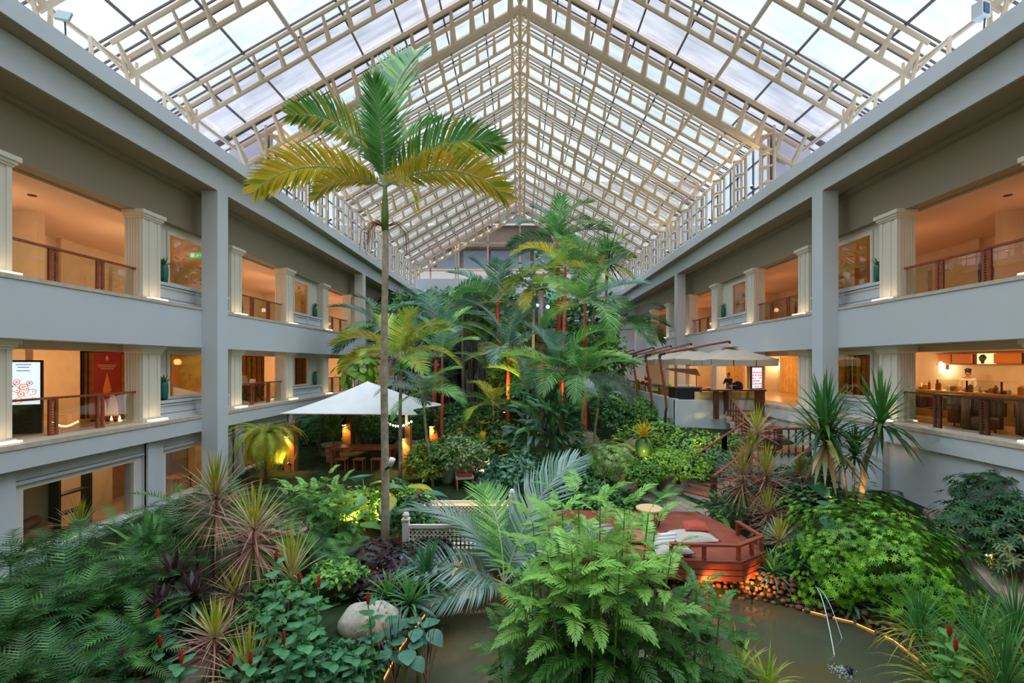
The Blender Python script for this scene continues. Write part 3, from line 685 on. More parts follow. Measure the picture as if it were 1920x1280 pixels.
# ground floor room on the left: sofa with rolled cushions, table and chairs
t = thing('sofa', 'orange-lit sofa with two long bolsters inside the ground floor window', 'sofa', (-13.55, 12.5, .3), .35)
mb = MB(); mb.bb(-.4,.4,-.9,.9,0,.42); mb.build('base', M['seatbrown'], t)
for zz, xx in ((.55,.05), (.78,-.2)):
    mb = MB(); mb.tube([(xx,-.85,zz),(xx,-.8,zz),(xx,.8,zz),(xx,.85,zz)], [.06,.15,.15,.06], 12); mb.build('bolster', M['terracotta'], t, True)
for i, (x, y) in enumerate(((-13.8, 16.8), (-13.9, 18.4))):
    t = thing('cafe_table', 'small wooden table inside the ground floor window, %s one' % ('nearer', 'farther')[i], 'table', (x, y, .3)); mb = MB(); mb.bb(-.4,.4,-.4,.4,.72,.76); mb.build('tabletop', M['orangewood'], t)
    for a in (-.34,.34):
        for b in (-.34,.34): mb = MB(); mb.bb(a-.02,a+.02,b-.02,b+.02,0,.72); mb.build('leg', M['darkwood'], t)
t = thing('shelf_rack', 'dark open shelf rack behind the ground floor window', 'shelf', (-14.0, 14.2, .3))
for a in (-.5,.5):
    mb = MB(); mb.bb(-.15,.15,a-.04,a+.04,0,2.5); mb.build('upright', M['black'], t)
for zz in (.1,.7,1.3,1.9,2.45): mb = MB(); mb.bb(-.15,.15,-.5,.5,zz,zz+.05); mb.build('shelf', M['black'], t)
for y in (11.5, 14.6, 17.6, 22.5, 27): point('corridor_fill', (-15.0 if y < 16 else -14.3, y, 2.7), 26, (1,.55,.28))
# ------------------------------------------------------------------ garden ground, pond and paths
POND = [(-2.5,3.5),(-2.5,7.5),(-2.4,9.0),(-2.15,10.2),(-1.9,11.6),(-1.6,13.6),(-.2,13.6),(.3,11.8),(1.2,10.9),(2.5,10.9),(4.0,10.9),(5.5,10.85),(6.38,10.4),(7.25,9.85),(7.6,9.2),(7.55,8.3),(7.3,6.5),(7.0,3.5)]
def inside(x, y, poly):
    c = False; j = len(poly)-1
    for i in range(len(poly)):
        xi, yi = poly[i]; xj, yj = poly[j]
        if (yi > y) != (yj > y) and x < (xj-xi)*(y-yi)/(yj-yi)+xi: c = not c
        j = i
    return c
def pdist(x, y, poly):
    best = 99
    for i in range(len(poly)):
        ax, ay = poly[i]; bx, by = poly[(i+1) % len(poly)]; dx, dy = bx-ax, by-ay
        t = max(0, min(1, ((x-ax)*dx+(y-ay)*dy)/(dx*dx+dy*dy))); best = min(best, math.hypot(x-ax-t*dx, y-ay-t*dy))
    return best
def smooth(t): t = max(0, min(1, t)); return t*t*(3-2*t)
def gz(x, y):
    z = .5+.035*max(0, y-12)+.05*math.sin(x*1.3+y*.7)
    z += 8.6*math.exp(-((x-.5)/8)**2-((y-47)/6.5)**2)
    z += 1.5*smooth((x-4.5)/3.5)*smooth((y-16)/5)*smooth((44-y)/6)
    z += .75*smooth((x-7.2)/2)*smooth((y-10.2)/2.5)*smooth((17-y)/2)
    if y < 15 and -4 < x < 9:
        d = pdist(x, y, POND)
        if inside(x, y, POND): return -.45*smooth(d/.35)+.02
        z = .05+(z-.05)*smooth(d/.55)
    return z
mb = MB(); nx, ny = 76, 152; gv = []
for j in range(ny+1):
    for i in range(nx+1):
        x = -13+26*i/nx; y = -1.5+51.0*j/ny; gv.append((x, y, gz(x, y)))
mb.add(gv, [(j*(nx+1)+i, j*(nx+1)+i+1, (j+1)*(nx+1)+i+1, (j+1)*(nx+1)+i) for j in range(ny) for i in range(nx)])
struct(mb.build('ground', M['soil'], None, True))
wm = mat('pond_water', (.15,.105,.045), .09, .5, .3, .5, c2=(.06,.07,.045))
_t = wm.node_tree; _n = _t.nodes.new('ShaderNodeTexNoise'); _n.inputs['Scale'].default_value = 5; _n.inputs['Detail'].default_value = 3
_b = _t.nodes.new('ShaderNodeBump'); _b.inputs['Strength'].default_value = .10; _b.inputs['Distance'].default_value = .06
_tc = _t.nodes.new('ShaderNodeTexCoord'); _t.links.new(_tc.outputs['Object'], _n.inputs['Vector']); _t.links.new(_n.outputs['Fac'], _b.inputs['Height']); _t.links.new(_b.outputs['Normal'], _t.nodes['Principled BSDF'].inputs['Normal'])
mb = MB(); mb.add([(x, y, 0) for x, y in POND], [tuple(range(len(POND)))[::-1] if False else tuple(range(len(POND)))])
o = mb.build('water', wm); o['kind'] = 'structure'
for f in o.data.polygons:
    if f.normal.z < 0: o.data.flip_normals(); break
# lit rim of the pond: glowing strip under the kerb stones
def run(i0, i1, step=.12):
    pts = []
    for i in range(i0, i1):
        a, b = Vector(POND[i]), Vector(POND[i+1]); k = max(1, int((b-a).length/step))
        for q in range(k): pts.append(a+(b-a)*q/k)
    pts.append(Vector(POND[i1])); return pts
M['led'] = mat('orange_led_strip', (1,.5,.15), em=(1.0,.36,.08), ems=1.1)
for i, (a, b, lb) in enumerate(((12, 16, 'orange light strip along the right rim of the pond'), (1, 5, 'orange light strip along the left bank of the stream'))):
    pts = run(a, b); mb = MB(); mb.tube([(p.x+(.05 if i == 1 else -.05), p.y, .02) for p in pts], .012, 5)
    tag(mb.build('light_strip', M['led']), lb, 'light')
rnd = random.Random(21); pebs = []
def pebble_wall(name, pts, rows, z0, lab, m, out=.06, size=.09, grp=None):
    mb = MB(); k = 0
    for p in pts:
        for r in range(rows):
            if rnd.random() < .12: continue
            s = size*rnd.uniform(.7, 1.3); k += 1
            mb.blob((p.x+rnd.uniform(-.05,.05), p.y+rnd.uniform(-.05,.05)+out*r, z0+r*size*1.15+rnd.uniform(-.02,.02)), (s*.75, s*.7, s*.55), 6, 4, 0, .1, k)
    o = mb.build(name, m, None, True); tag(o, lab, 'stones', None, 'stuff'); return o
M['pebble'] = mat('brown_pebbles', (.20,.10,.055), .7, .3, .5, 4)
pebble_wall('pebbles', run(8, 12, .13), 6, .02, 'stacked brown pebbles below the red deck, lit orange from the rim', M['pebble'])
pebble_wall('pebbles', run(12, 16, .14), 3, .03, 'dark pebbles along the right rim of the pond', M['pebble'], .09)
pebble_wall('pebbles', run(2, 5, .14), 3, .03, 'pebbles edging the left bank of the stream', M['rock'], .0)
# stone paths
def path(name, pts, w, dz=.03):
    mb = MB(); vs = []
    for i, (x, y) in enumerate(pts):
        a = Vector(pts[max(0, i-1)]); b = Vector(pts[min(len(pts)-1, i+1)]); t = (b-a).normalized(); n = Vector((-t.y, t.x))
        for sg in (-1, 1):
            p = Vector((x, y))+n*(sg*w/2); vs.append((p.x, p.y, max(gz(x, y), gz(p.x, p.y))+dz))
        for sg in (-1, 1):
            p = Vector((x, y))+n*(sg*w/2); vs.append((p.x, p.y, gz(x, y)-.15))
    fs = []
    for i in range(len(pts)-1):
        a = i*4; fs += [(a, a+1, a+5, a+4), (a, a+4, a+6, a+2), (a+1, a+3, a+7, a+5)]
    mb.add(vs, fs); return struct(mb.build(name, M['path']))
path('path_1', [(6.1,14.2),(5.7,15.5),(5.1,16.8),(4.6,18.0),(4.4,19.6),(3.9,21.5),(2.5,23)], 1.25)
path('path_2', [(-3.2,13.2),(-4.5,13.4),(-6,13.6),(-7.6,14)], 1.0)
path('path_3', [(9.0,6.5),(10.0,8.0),(10.9,9.8),(11.6,11.6),(12.2,13)], 1.1, .12)
path('path_4', [(-6.2,6.2),(-5.6,7.4),(-5.2,8.3),(-5.4,9.2)], .8)
# ------------------------------------------------------------------ red deck
DZ = .92
deck = [(1.0,11.1),(5.25,10.75),(6.15,11.35),(6.0,13.2),(5.6,14.4),(1.2,14.6),(.6,12.6)]
t = thing('deck', 'red wooden deck beside the pond', 'deck', (0, 0, 0))
M['reddeck'] = mat('red_deck_boards', (.25,.055,.03), .5, .4, .2, 3)
mb = MB(); mb.prism(deck, DZ-.06, DZ); mb.build('floor', M['reddeck'], t)
mb = MB()
for i in range(len(deck)):
    a, b = Vector(deck[i]), Vector(deck[(i+1) % len(deck)])
    for q, z in enumerate((DZ-.12, DZ-.26, DZ-.40)): mb.bar((a.x,a.y,z),(b.x,b.y,z), .05, .12)
mb.build('skirt', M['reddeck'], t)
mb = MB()
y = 10.9
while y < 14.5: mb.bb(.9, 6.0, y, y+.008, DZ, DZ+.001); y += .14
mb.build('board_gap', M['darkwood'], t)
rail = [(3.6,10.93),(5.2,10.83),(6.05,11.4),(5.95,12.5)]
t = thing('deck_rail', 'low red timber rail round the front corner of the deck', 'railing', (0, 0, DZ))
for a, b in zip(rail, rail[1:]): mb = MB(); mb.bar((a[0],a[1],.36),(b[0],b[1],.36),.12,.05); mb.build('top_rail', M['reddeck'], t)
for (a, b), q in ((((rail[0]),(rail[1])), .02), ((rail[0],rail[1]), .5), ((rail[1],rail[2]), 0), ((rail[1],rail[2]), .55), ((rail[2],rail[3]), 0), ((rail[2],rail[3]), .95)):
    x, y = a[0]+(b[0]-a[0])*q, a[1]+(b[1]-a[1])*q; mb = MB(); mb.bb(x-.04,x+.04,y-.04,y+.04,-.05,.36); mb.build('post', M['reddeck'], t)
def cushion(name, label, c, size, rz, m, tilt=0):
    mb = MB(); n = 10; vs = []; fs = []
    for sg in (1, -1):
        for j in range(n+1):
            for i in range(n+1):
                u, v = i/n*2-1, j/n*2-1; k = (1-u**4)*(1-v**4); pin = 1-.10*(1-abs(u))*abs(v)**3-.0
                vs.append((u*size[0]/2*(1-.08*(1-v*v)*abs(u)**3+.02), v*size[1]/2*(1-.08*(1-u*u)*abs(v)**3), sg*size[2]/2*k**.6))
    q = (n+1)**2
    for j in range(n):
        for i in range(n):
            a = j*(n+1)+i; fs.append((a, a+1, a+n+2, a+n+1)); fs.append((q+a, q+a+n+1, q+a+n+2, q+a+1))
    mb.add(vs, fs); o = mb.build(name, m, None, True, c); o.rotation_euler = (tilt, 0, rz); tag(o, label, 'cushion'); return o
M['greycloth'] = mat('grey_linen', (.46,.41,.36), .9, .1, .1, 12, bump=.2)
M['redcloth'] = mat('brick_red_linen', (.42,.085,.05), .85, .1, .1, 10)
M['whitecloth'] = mat('white_cloth', (.78,.80,.82), .85, .1)
cushion('floor_cushion', 'large grey linen floor cushion lying on the red deck', (4.55,12.05,DZ+.11), (1.15,.85,.24), .15, M['greycloth'])
cushion('throw_pillow', 'brick red pillow resting on the large grey cushion', (4.75,12.3,DZ+.29), (.66,.5,.2), -.1, M['redcloth'], .1)
cushion('floor_cushion', 'grey cushion at the front edge of the deck behind the rail', (3.75,11.25,DZ+.1), (.95,.6,.22), .05, M['greycloth'])
t = thing('folded_towel', 'folded white and blue striped towel on the deck', 'towel', (3.75, 11.95, DZ), .2)
for q in range(3): mb = MB(); mb.tube([(-.35,-.12+.04*q,.06+.07*q),(.35,-.12+.04*q,.06+.07*q)], .06, 8); mb.build('fold', M['whitecloth'], t, True)
t = thing('side_table', 'round wire side table with pale wooden top on the deck', 'table', (3.75, 13.2, DZ))
mb = MB(); mb.lathe([(.36,.46),(.38,.47),(.38,.51),(.36,.52)], (0,0,0), 24); mb.build('tabletop', mat('pale_wood', (.66,.46,.24), .5, .3), t)
mb = MB()
for i in range(16):
    a = i*.3927; mb.tube([(.35*math.cos(a),.35*math.sin(a),.46),(.27*math.cos(a),.27*math.sin(a),0)], .008, 4)
mb.build('wire_base', M['black'], t)
t = thing('floor_basket', 'flat round rattan tray lying on the deck', 'basket', (3.1, 12.2, DZ))
mb = MB(); mb.lathe([(.3,.0),(.42,.02),(.44,.09),(.42,.09),(.40,.03)], (0,0,0), 20); mb.build('tray', M['terracotta'], t, True)
# ------------------------------------------------------------------ white footbridge with lattice sides
t = thing('footbridge', 'white lattice footbridge with ball-topped posts over the stream', 'bridge', (0, 0, 0))
M['bridgewhite'] = mat('bridge_white_paint', (.76,.70,.62), .6, .3)
bx0, bx1 = -2.95, -.25
mb = MB(); mb.bb(bx0-.2, bx1+.3, 11.75, 13.35, .52, .66); mb.build('floor', M['bridgewhite'], t)
def lattice(y, z0, z1, x0, x1):
    mb = MB(); mb.bb(x0, x1, y-.04, y+.04, z1-.09, z1); mb.bb(x0, x1, y-.03, y+.03, z0, z0+.07); mb.build('rail', M['bridgewhite'], t)
    mb = MB(); nh = int((x1-x0)/.105); k = .03
    for i in range(nh+1):
        x = x0+(x1-x0)*i/nh; mb.bb(x-k*.8, x+k*.8, y-.012, y+.012, z0+.07, z1-.09)
    nv = int((z1-z0-.16)/.10)
    for j in range(nv+1):
        z = z0+.07+(z1-z0-.16)*j/nv; mb.bb(x0, x1, y-.012, y+.012, z-k*.8, z+k*.8)
    mb.build('lattice', M['bridgewhite'], t)
for y, z0, z1 in ((13.25, .72, 1.62), (11.85, .70, 1.42)):
    lattice(y, z0, z1, bx0, bx1)
    for x in (bx0-.02, bx1+.02):
        mb = MB(); mb.bb(x-.08,x+.08,y-.08,y+.08,.5,z1+.12); mb.bb(x-.1,x+.1,y-.1,y+.1,z1+.12,z1+.16); mb.lathe([(.03,0),(.08,.05),(.09,.1),(.06,.16),(.01,.19)], (x,y,z1+.16), 12); mb.build('post', M['bridgewhite'], t)
mb = MB(); mb.tube([(bx0+.1,13.16,1.52),(bx1-.1,13.16,1.52)], .008, 5); mb.build('light_strip', mat('warm_led', (1,.7,.3), em=(1,.58,.2), ems=5), t)
# ------------------------------------------------------------------ white canopy pavilion on the left
t = thing('canopy', 'white hipped canvas canopy on timber posts left of the garden', 'canopy', (0, 0, 0))
c00, c10, c11, c01 = Vector((-10.55,20.0,3.42)), Vector((-4.5,20.0,3.38)), Vector((-4.1,25.0,3.35)), Vector((-11,25.2,3.4)); ap = Vector((-7.5,22.4,4.75))
mb = MB()
def sag(a, b, n=10, k=.16): return [a+(b-a)*(i/n)+Vector((0,0,k*math.sin(math.pi*i/n)*0))+(ap-(a+b)/2).normalized()*Vector((1,1,0)).length*0 for i in range(n+1)]
for a, b, kk in ((c00,c10,0), (c10,c11,.28), (c11,c01,.2), (c01,c00,.2)):
    n = 10; rows = 8; vs = []; ctr = Vector((ap.x, ap.y, 0))
    for r in range(rows+1):
        f = r/rows
        for i in range(n+1):
            e = a+(b-a)*(i/n); e = e+((ap-e)*Vector((1,1,1)))*(0)
            inw = Vector((ap.x-e.x, ap.y-e.y, 0)); e = e+inw*(kk*math.sin(math.pi*i/n))
            p = e+(ap-e)*f; p.z -= .28*math.sin(math.pi*f)*(.35+.65*f*0); vs.append(p)
    mb.add(vs, [(r*(n+1)+i, r*(n+1)+i+1, (r+1)*(n+1)+i+1, (r+1)*(n+1)+i) for r in range(rows) for i in range(n)])
mb.build('canvas', M['canvas'], t, True)
mb = MB(); mb.tube([c00, c10], .03, 5); mb.build('edge_hem', M['canvas'], t)
PO = [(-10.25,20.4,2.95), (-5.1,20.4,2.85), (-4.65,24.7,2.8), (-9.3,24.6,2.9)]
for x, y, z in PO:
    mb = MB(); mb.bb(x-.22,x+.22,y-.2,y+.2,.4,z); mb.build('post', M['orangewood'], t)
    mb = MB(); mb.bb(x+.02-.05,x+.02+.05,y-.05,y+.05,z,3.5); mb.build('spigot', M['canvas'], t)
for i, (x, y, z) in enumerate(PO):
    tt = thing('post_lamp', 'black downlight box on the %s post of the white canopy' % ('front left','front right','back right','back left')[i], 'lamp', (x-.12, y-.3, z-.55), 0, 'downlights on the canopy posts')
    mb = MB(); mb.bb(-.1,.1,-.1,.1,0,.5); mb.build('housing', M['black'], tt)
    mb = MB(); mb.bb(-.08,.08,-.08,.08,-.015,0); mb.build('lens', M['bulb'], tt)
    spot('post_lamp_light', (x-.12, y-.3, z-.6), (x-.10, y-.22, 0), 150, (1,.52,.16), 95, .06)
t = thing('string_light', 'string of warm bulbs hanging under the right side of the canopy', 'light', (0,0,0))
pts = [Vector((-5.95+.32*i/8*5, 20.5, 3.05-.22*math.sin(math.pi*i/8))) for i in range(9)]
pts = [Vector((-5.9+1.15*i/10, 19.9, 3.12-.2*math.sin(math.pi*i/10))) for i in range(11)]
mb = MB(); mb.tube(pts, .008, 4); mb.build('cord', M['black'], t)
for p in pts[::1]: mb = MB(); mb.lathe([(.01,0),(.035,-.03),(.03,-.07),(.005,-.09)], p, 8); mb.build('bulb', M['bulb'], t)
t = thing('long_table', 'long orange-lit wooden table under the canopy', 'table', (-7.4, 21.5, .75))
mb = MB(); mb.bb(-1.5,1.5,-.45,.45,.86,.98); mb.build('tabletop', M['redwood'], t)
for a in (-1.35,1.35):
    for b in (-.36,.36): mb = MB(); mb.bb(a-.06,a+.06,b-.06,b+.06,-.1,.86); mb.build('leg', M['redwood'], t)
for i, x in enumerate((-8.1,-7.3,-6.5)):
    t = thing('stool', '%s red wooden stool in front of the long table' % ('left','middle','right')[i], 'stool', (x, 20.7, .75), 0, 'stools at the long table')
    mb = MB(); mb.bb(-.25,.25,-.2,.2,.5,.56); mb.build('seat', M['redwood'], t)
    for a in (-.2,.2):
        for b in (-.15,.15): mb = MB(); mb.bb(a-.025,a+.025,b-.025,b+.025,-.1,.5); mb.build('leg', M['redwood'], t)
def pot(name, label, loc, prof, m, cat='pot'):
    mb = MB(); mb.lathe(prof, (0,0,0), 20); o = mb.build(name, m, None, True, loc); return tag(o, label, cat)
pot('glazed_jar', 'white and green glazed jar standing near the garden chairs', (-2.95,18.6,.72), [(.16,0),(.22,.05),(.36,.45),(.36,.65),(.26,.85),(.2,.9),(.24,.98)], mat('jar_glaze', (.10,.32,.22), .2, .6, .3, 1.6, c2=(.72,.74,.70)), 'jar')
for i, (x, y, rz) in enumerate(((-2.5,20.2,.4), (-1.75,19.4,-.3), (-2.2,18.0,.2))):
    t = thing('garden_chair', ('pale garden chair with a red cushion beside the glazed jar','garden chair with red seat pad half hidden by broad leaves','low wooden garden seat in front of the glazed jar')[i], 'chair', (x, y, .75), rz)
    mb = MB(); mb.bb(-.35,.35,-.33,.33,.36,.44); mb.build('seat', M['greycloth'], t)
    mb = MB(); mb.bb(-.35,.35,.28,.36,.36,.95); mb.build('backrest', M['greycloth'], t)
    mb = MB(); mb.bb(-.27,.27,-.3,.24,.44,.54); mb.build('cushion', M['redcloth'], t)
    for a in (-.3,.3):
        for b in (-.28,.28): mb = MB(); mb.bb(a-.03,a+.03,b-.03,b+.03,-.1,.36); mb.build('leg', M['orangewood'], t)
# ------------------------------------------------------------------ terrace on the right
mb = MB(); mb.bb(7.9, 12.2, 22.9, YE, 2.4, 3.3); struct(mb.build('floor_terrace', M['marble']))
mb = MB(); mb.bb(7.75, 7.95, 22.8, 43, 1.0, 3.85); mb.bb(7.75, 12.0, 22.75, 22.95, 1.0, 3.80); struct(mb.build('wall_terrace', M['plaster']))
t = thing('balustrade', 'long glass rail with dark top along the terrace wall', 'railing', (7.85, 22.9, 3.85))
mb = MB(); mb.tube([(0,0,.55),(0,20,.55)], .035, 6); mb.build('handrail', M['darkwood'], t)
mb = MB(); mb.bb(-.008,.008,0,20,.02,.52); mb.build('glass_panel', M['glass'], t)
for q in range(8): mb = MB(); mb.bb(-.02,.02,q*2.8-.02,q*2.8+.02,0,.55) if q*2.8 < 20 else None; (mb.build('post', M['darkwood'], t) if mb.v else None)
t = thing('bar_counter', 'dark wooden bar counter with tall legs at the front of the terrace', 'counter', (9.7, 22.6, 0))
mb = MB(); mb.bb(-.7,2.35,-.35,.3,4.26,4.34); mb.build('top', M['darkwood'], t)
for a, z0 in ((-.05, 2.9), (2.0, 2.9), (2.2, 2.9)): mb = MB(); mb.bb(a-.11,a+.11,-.28,-.1,z0,4.26); mb.build('leg', M['darkwood'], t)
mb = MB(); mb.bb(-.9,2.2,.3,.34,3.8,4.2); mb.build('back_panel', M['panelcream'], t)
t = thing('bar_rail', 'low metal gallery rail on the bar counter', 'rail', (10.7, 22.75, 4.34))
mb = MB()
for x in (-.55,-.1,.35): mb.bb(x-.015,x+.015,-.015,.015,0,.2)
mb.bb(-.55,.35,-.012,.012,.18,.2); mb.build('rail', M['white'], t)
t = thing('chafing_dish', 'black round lidded dish on the bar counter', 'dish', (10.95, 22.95, 4.34)); mb = MB(); mb.lathe([(.26,0),(.27,.06),(.27,.14),(.25,.26),(.15,.36),(.03,.40)], (0,0,0), 20); mb.build('lid', M['black'], t, True)
pot('planter_bowl', 'small bowl with greens on the left of the bar counter', (9.35,22.6,4.34), [(.06,0),(.14,.06),(.16,.1),(.13,.1)], M['white'], 'bowl')
t = thing('cooler_box', 'black service station with glasses at the corner of the terrace', 'cabinet', (8.55, 23.6, 3.31)); mb = MB(); mb.bb(-.75,.75,-.3,.3,0,1.05); mb.build('body', M['black'], t); mb = MB(); mb.bb(-.78,.78,-.33,.33,1.05,1.1); mb.build('top', M['bars'], t)
for i in range(5): pot('drinking_glass', 'clear glass in the row on the black service station', (8.2+.14*i,23.5,4.41), [(.03,0),(.04,.12),(.035,.12)], M['white'], 'glass')['group'] = 'glasses on the service station'
def terrace_chair(x, y, rz, label, m):
    t = thing('terrace_chair', label, 'chair', (x, y, 3.31), rz, 'yellow cushioned chairs on the terrace')
    mb = MB(); mb.bb(-.3,.3,-.3,.3,.4,.52); mb.build('seat', M[m], t)
    mb = MB(); mb.lathe([(.3,-.06),(.36,-.04),(.36,.04),(.3,.06)], (0,0,0), 16); b = mb.build('backrest', M[m], t, True, (0,.3,.82)); b.rotation_euler = (math.pi/2-.15, 0, 0)
    for a in (-.25,.25):
        for q in (-.25,.25): mb = MB(); mb.bb(a-.02,a+.02,q-.02,q+.02,0,.4); mb.build('leg', M['darkwood'], t)
M['ycloth'] = mat('yellow_cushion', (.60,.42,.03), .8, .1, .1, 4)
for i, y in enumerate((25.5, 27.5, 29.8, 32.5, 35.5)): terrace_chair(8.75, y, math.pi/2, 'yellow round-backed chair behind the terrace rail, %s from the near corner' % ORD[i], 'ycloth')
for i, (x, y) in enumerate(((9.9,26.3), (9.8,29.0), (9.8,32), (9.8, 35.3))):
    t = thing('terrace_table', 'dark table on the terrace, %s from the near end' % ORD[i], 'table', (x, y, 3.31)); mb = MB(); mb.bb(-.45,.45,-.45,.45,.71,.75); mb.build('tabletop', M['darkwood'], t); mb = MB(); mb.lathe([(.2,0),(.2,.03),(.04,.05),(.04,.71)], (0,0,0), 10); mb.build('pedestal', M['black'], t)
t = thing('flower_arrangement', 'red and white flower arrangement on the terrace behind the rail', 'flowers', (8.6, 31.2, 3.31)); mb = MB(); mb.lathe([(.12,0),(.2,.5),(.12,.8)], (0,0,0), 12); mb.build('vase', M['white'], t, True)
mb = MB(); rnd = random.Random(4)
for i in range(14): mb.blob((rnd.uniform(-.35,.35),rnd.uniform(-.2,.2),1.0+rnd.uniform(-.12,.3)), (.11,.11,.09), 8, 5, 0, .2, i)
mb.build('red_blossoms', L['flower'], t, True)
mb = MB(); mb.blob((.1,0,1.42), (.16,.14,.12), 8, 5, 0, .2, 5); mb.build('white_blossom', M['white'], t, True)
# television on the terrace wall
t = thing('television', 'bright screen showing rows of dishes on the pilaster behind the bar', 'screen', (12.25, 23.6, 4.85), math.radians(28))
mb = MB(); mb.bb(-.42,.42,-.04,.04,-.62,.62); mb.build('casing', M['black'], t)
mb = MB(); mb.bb(-.38,.38,-.05,-.04,-.5,.56); sc2 = mb.build('screen', mat('tv_screen', (.8,.75,.85), em=(.75,.66,.78), ems=.7), t)
mb = MB(); rnd = random.Random(9)
for i in range(30):
    x, z, r = -.3+.15*(i % 5)+rnd.uniform(-.02,.02), -.42+.145*(i//5), .055
    mb.add([(x+r*math.cos(a*.785), -.052, z+r*.75*math.sin(a*.785)) for a in range(8)], [tuple(range(8))], (0, 3, 1, 2, 0, 3)[rnd.randrange(6)])
mb.build('print', dm, sc2)
# side parasols: mast, bent arm, square canopy with valance
def parasol(y, ax, label, sc=1.0, open_=1.0):
    t = thing('parasol', label, 'parasol', (7.45, y, 0), 0, 'beige side parasols along the terrace')
    apx = ax-7.45; az = 6.68*1.0; h = 1.55*sc
    base = Vector((0,0,2.2)); k1 = Vector((-.05,0,3.3)); top = Vector((-.32,0,6.05-.0)); tip = Vector((apx, .15, az+.08))
    mb = MB(); mb.tube([base, base+Vector((0,0,.9)), (.06,0,3.4)], .06, 8); mb.build('base_post', M['black'], t)
    mb = MB(); mb.tube([(.06,0,3.35), (-.08,0,4.6), top], .065, 8); mb.build('mast', M['redwood'], t)
    mb = MB(); mb.tube([top-Vector((0,0,.12)), top+Vector((.08,0,.06)), top+Vector((.3,0,.1))], .085, 8); mb.build('elbow', M['black'], t)
    mb = MB(); mb.tube([top+Vector((.15,0,.08)), tip], .055, 8); mb.build('arm', M['redwood'], t)
    mb = MB(); mb.tube([tip-Vector((.15,0,.03)), tip+Vector((.05,0,0)), tip+Vector((.05,0,-.25))], .06, 8); mb.build('arm_end', M['black'], t)
    mb = MB(); A = Vector((apx+.05,.15,az-.2)); n = 8; cs = []
    for sx, sy in ((-1,-1),(1,-1),(1,1),(-1,1)): cs.append(A+Vector((sx*h,sy*h,-.62*sc)))
    for i in range(4):
        a, b = cs[i], cs[(i+1) % 4]; rows = 5; vs = []
        for r in range(rows+1):
            f = r/rows
            for q in range(n+1):
                e = a+(b-a)*(q/n); p = A+(e-A)*f; p.z += .10*math.sin(math.pi*f)*(0)-.05*math.sin(math.pi*q/n)*f; vs.append(p)
        mb.add(vs, [(r*(n+1)+q, (r+1)*(n+1)+q, (r+1)*(n+1)+q+1, r*(n+1)+q+1) for r in range(rows) for q in range(n)])
    mb.build('cover', M['beige'], t, True)
    mb = MB(); mb.lathe([(.45,-.10),(.2,.0),(.06,.1),(.02,.16)], A+Vector((0,0,.06)), 12); mb.build('cap', M['beige'], t, True)
    mb = MB()
    for i in range(4):
        a, b = cs[i], cs[(i+1) % 4]
        for q in range(3):
            p, r = a+(b-a)*((q+.02)/3), a+(b-a)*((q+.96)/3); d = Vector((0,0,-.34)); s0 = Vector((0,0,-.04))
            mb.add([p+s0*(q > 0), r+s0*(q < 2), r+d, p+d], [(0,1,2,3)])
    mb.build('valance', M['beige'], t)
    mb = MB()
    for i in range(4): mb.tube([A+Vector((0,0,-.1)), cs[i]+Vector((0,0,-.02))], .018, 5); mb.tube([A+Vector((0,0,-.7)), A+(cs[i]-A)*.55+Vector((0,0,-.05))], .014, 5)
    mb.tube([A, A+Vector((0,0,-.8))], .035, 6); mb.build('rib', M['darkwood'], t)
for i, (y, ax) in enumerate(((23.3, 10.75), (25.9, 9.75), (28.9, 9.6), (32.3, 9.5), (37.5, 9.4))):
    parasol(y, ax, ('nearest beige side parasol, over the bar counter','second beige side parasol along the terrace','third beige side parasol along the terrace','fourth beige side parasol along the terrace','farthest beige side parasol, low beside the palms')[i], 1.05 if i == 0 else .95)
t = thing('folded_parasol', 'small half-folded brown parasol hanging under the nearest big one', 'parasol', (9.35, 26.2, 4.9)); mb = MB()
mb.add([(-1.3,0,.42),(1.0,-.1,.0),(1.15,.35,.12),(-1.1,.4,.45),(.85,.1,.42)], [(0,1,4),(4,1,2),(4,2,3),(0,4,3)]); mb.build('cover', M['beige'], t); mb = MB(); mb.tube([(.85,.1,.4),(.85,.1,-1.6)], .03, 6); mb.build('pole', M['darkwood'], t)
# ------------------------------------------------------------------ stairs down from the terrace
STEP = []
lo, hi = Vector((6.35, 16.5)), Vector((10.3, 19.4)); dirv = (hi-lo); nst = 7
M['steptop'] = mat('red_brick_tile', (.36,.12,.07), .7, .2, .2, 6)
t = thing('staircase', 'red tiled garden staircase climbing to the terrace on the right', 'stairs', (0,0,0))
ux = dirv.normalized(); vx = Vector((ux.y, -ux.x))
z0, z1 = gz(6.2,16.4)+.02, 2.05
for i in range(nst):
    a = lo+dirv*(i/nst); b = lo+dirv*((i+1)/nst); z = z0+(z1-z0)*(i+1)/nst
    q = [a+vx*.75, b+vx*.75+ux*.02, b-vx*.75+ux*.02, a-vx*.75]
    mb = MB(); mb.prism([(p.x,p.y) for p in q], z-.06, z); mb.build('tread', M['steptop'], t)
    mb = MB(); mb.prism([(p.x,p.y) for p in q], z-.3, z-.06); mb.build('riser', M['stone'], t)
mb = MB(); mb.prism([(9.9,18.3),(12.0,18.3),(12.0,20.4),(9.9,20.4)], 1.98, 2.05); mb.build('landing', M['steptop'], t)
mb = MB(); mb.prism([(10.1,18.35),(12.0,18.35),(12.0,20.4),(10.1,20.4)], .8, 1.98); mb.build('landing_wall', M['plaster'], t)
for i in range(6):
    y = 20.4+.42*i; z = 2.05+(3.3-2.05)*(i+1)/6; mb = MB(); mb.bb(10.2,12.0,y,y+.45,z-.06,z); mb.build('tread', M['steptop'], t); mb = MB(); mb.bb(10.2,12.0,y+.02,y+.45,z-.4,z-.06); mb.build('riser', M['stone'], t)
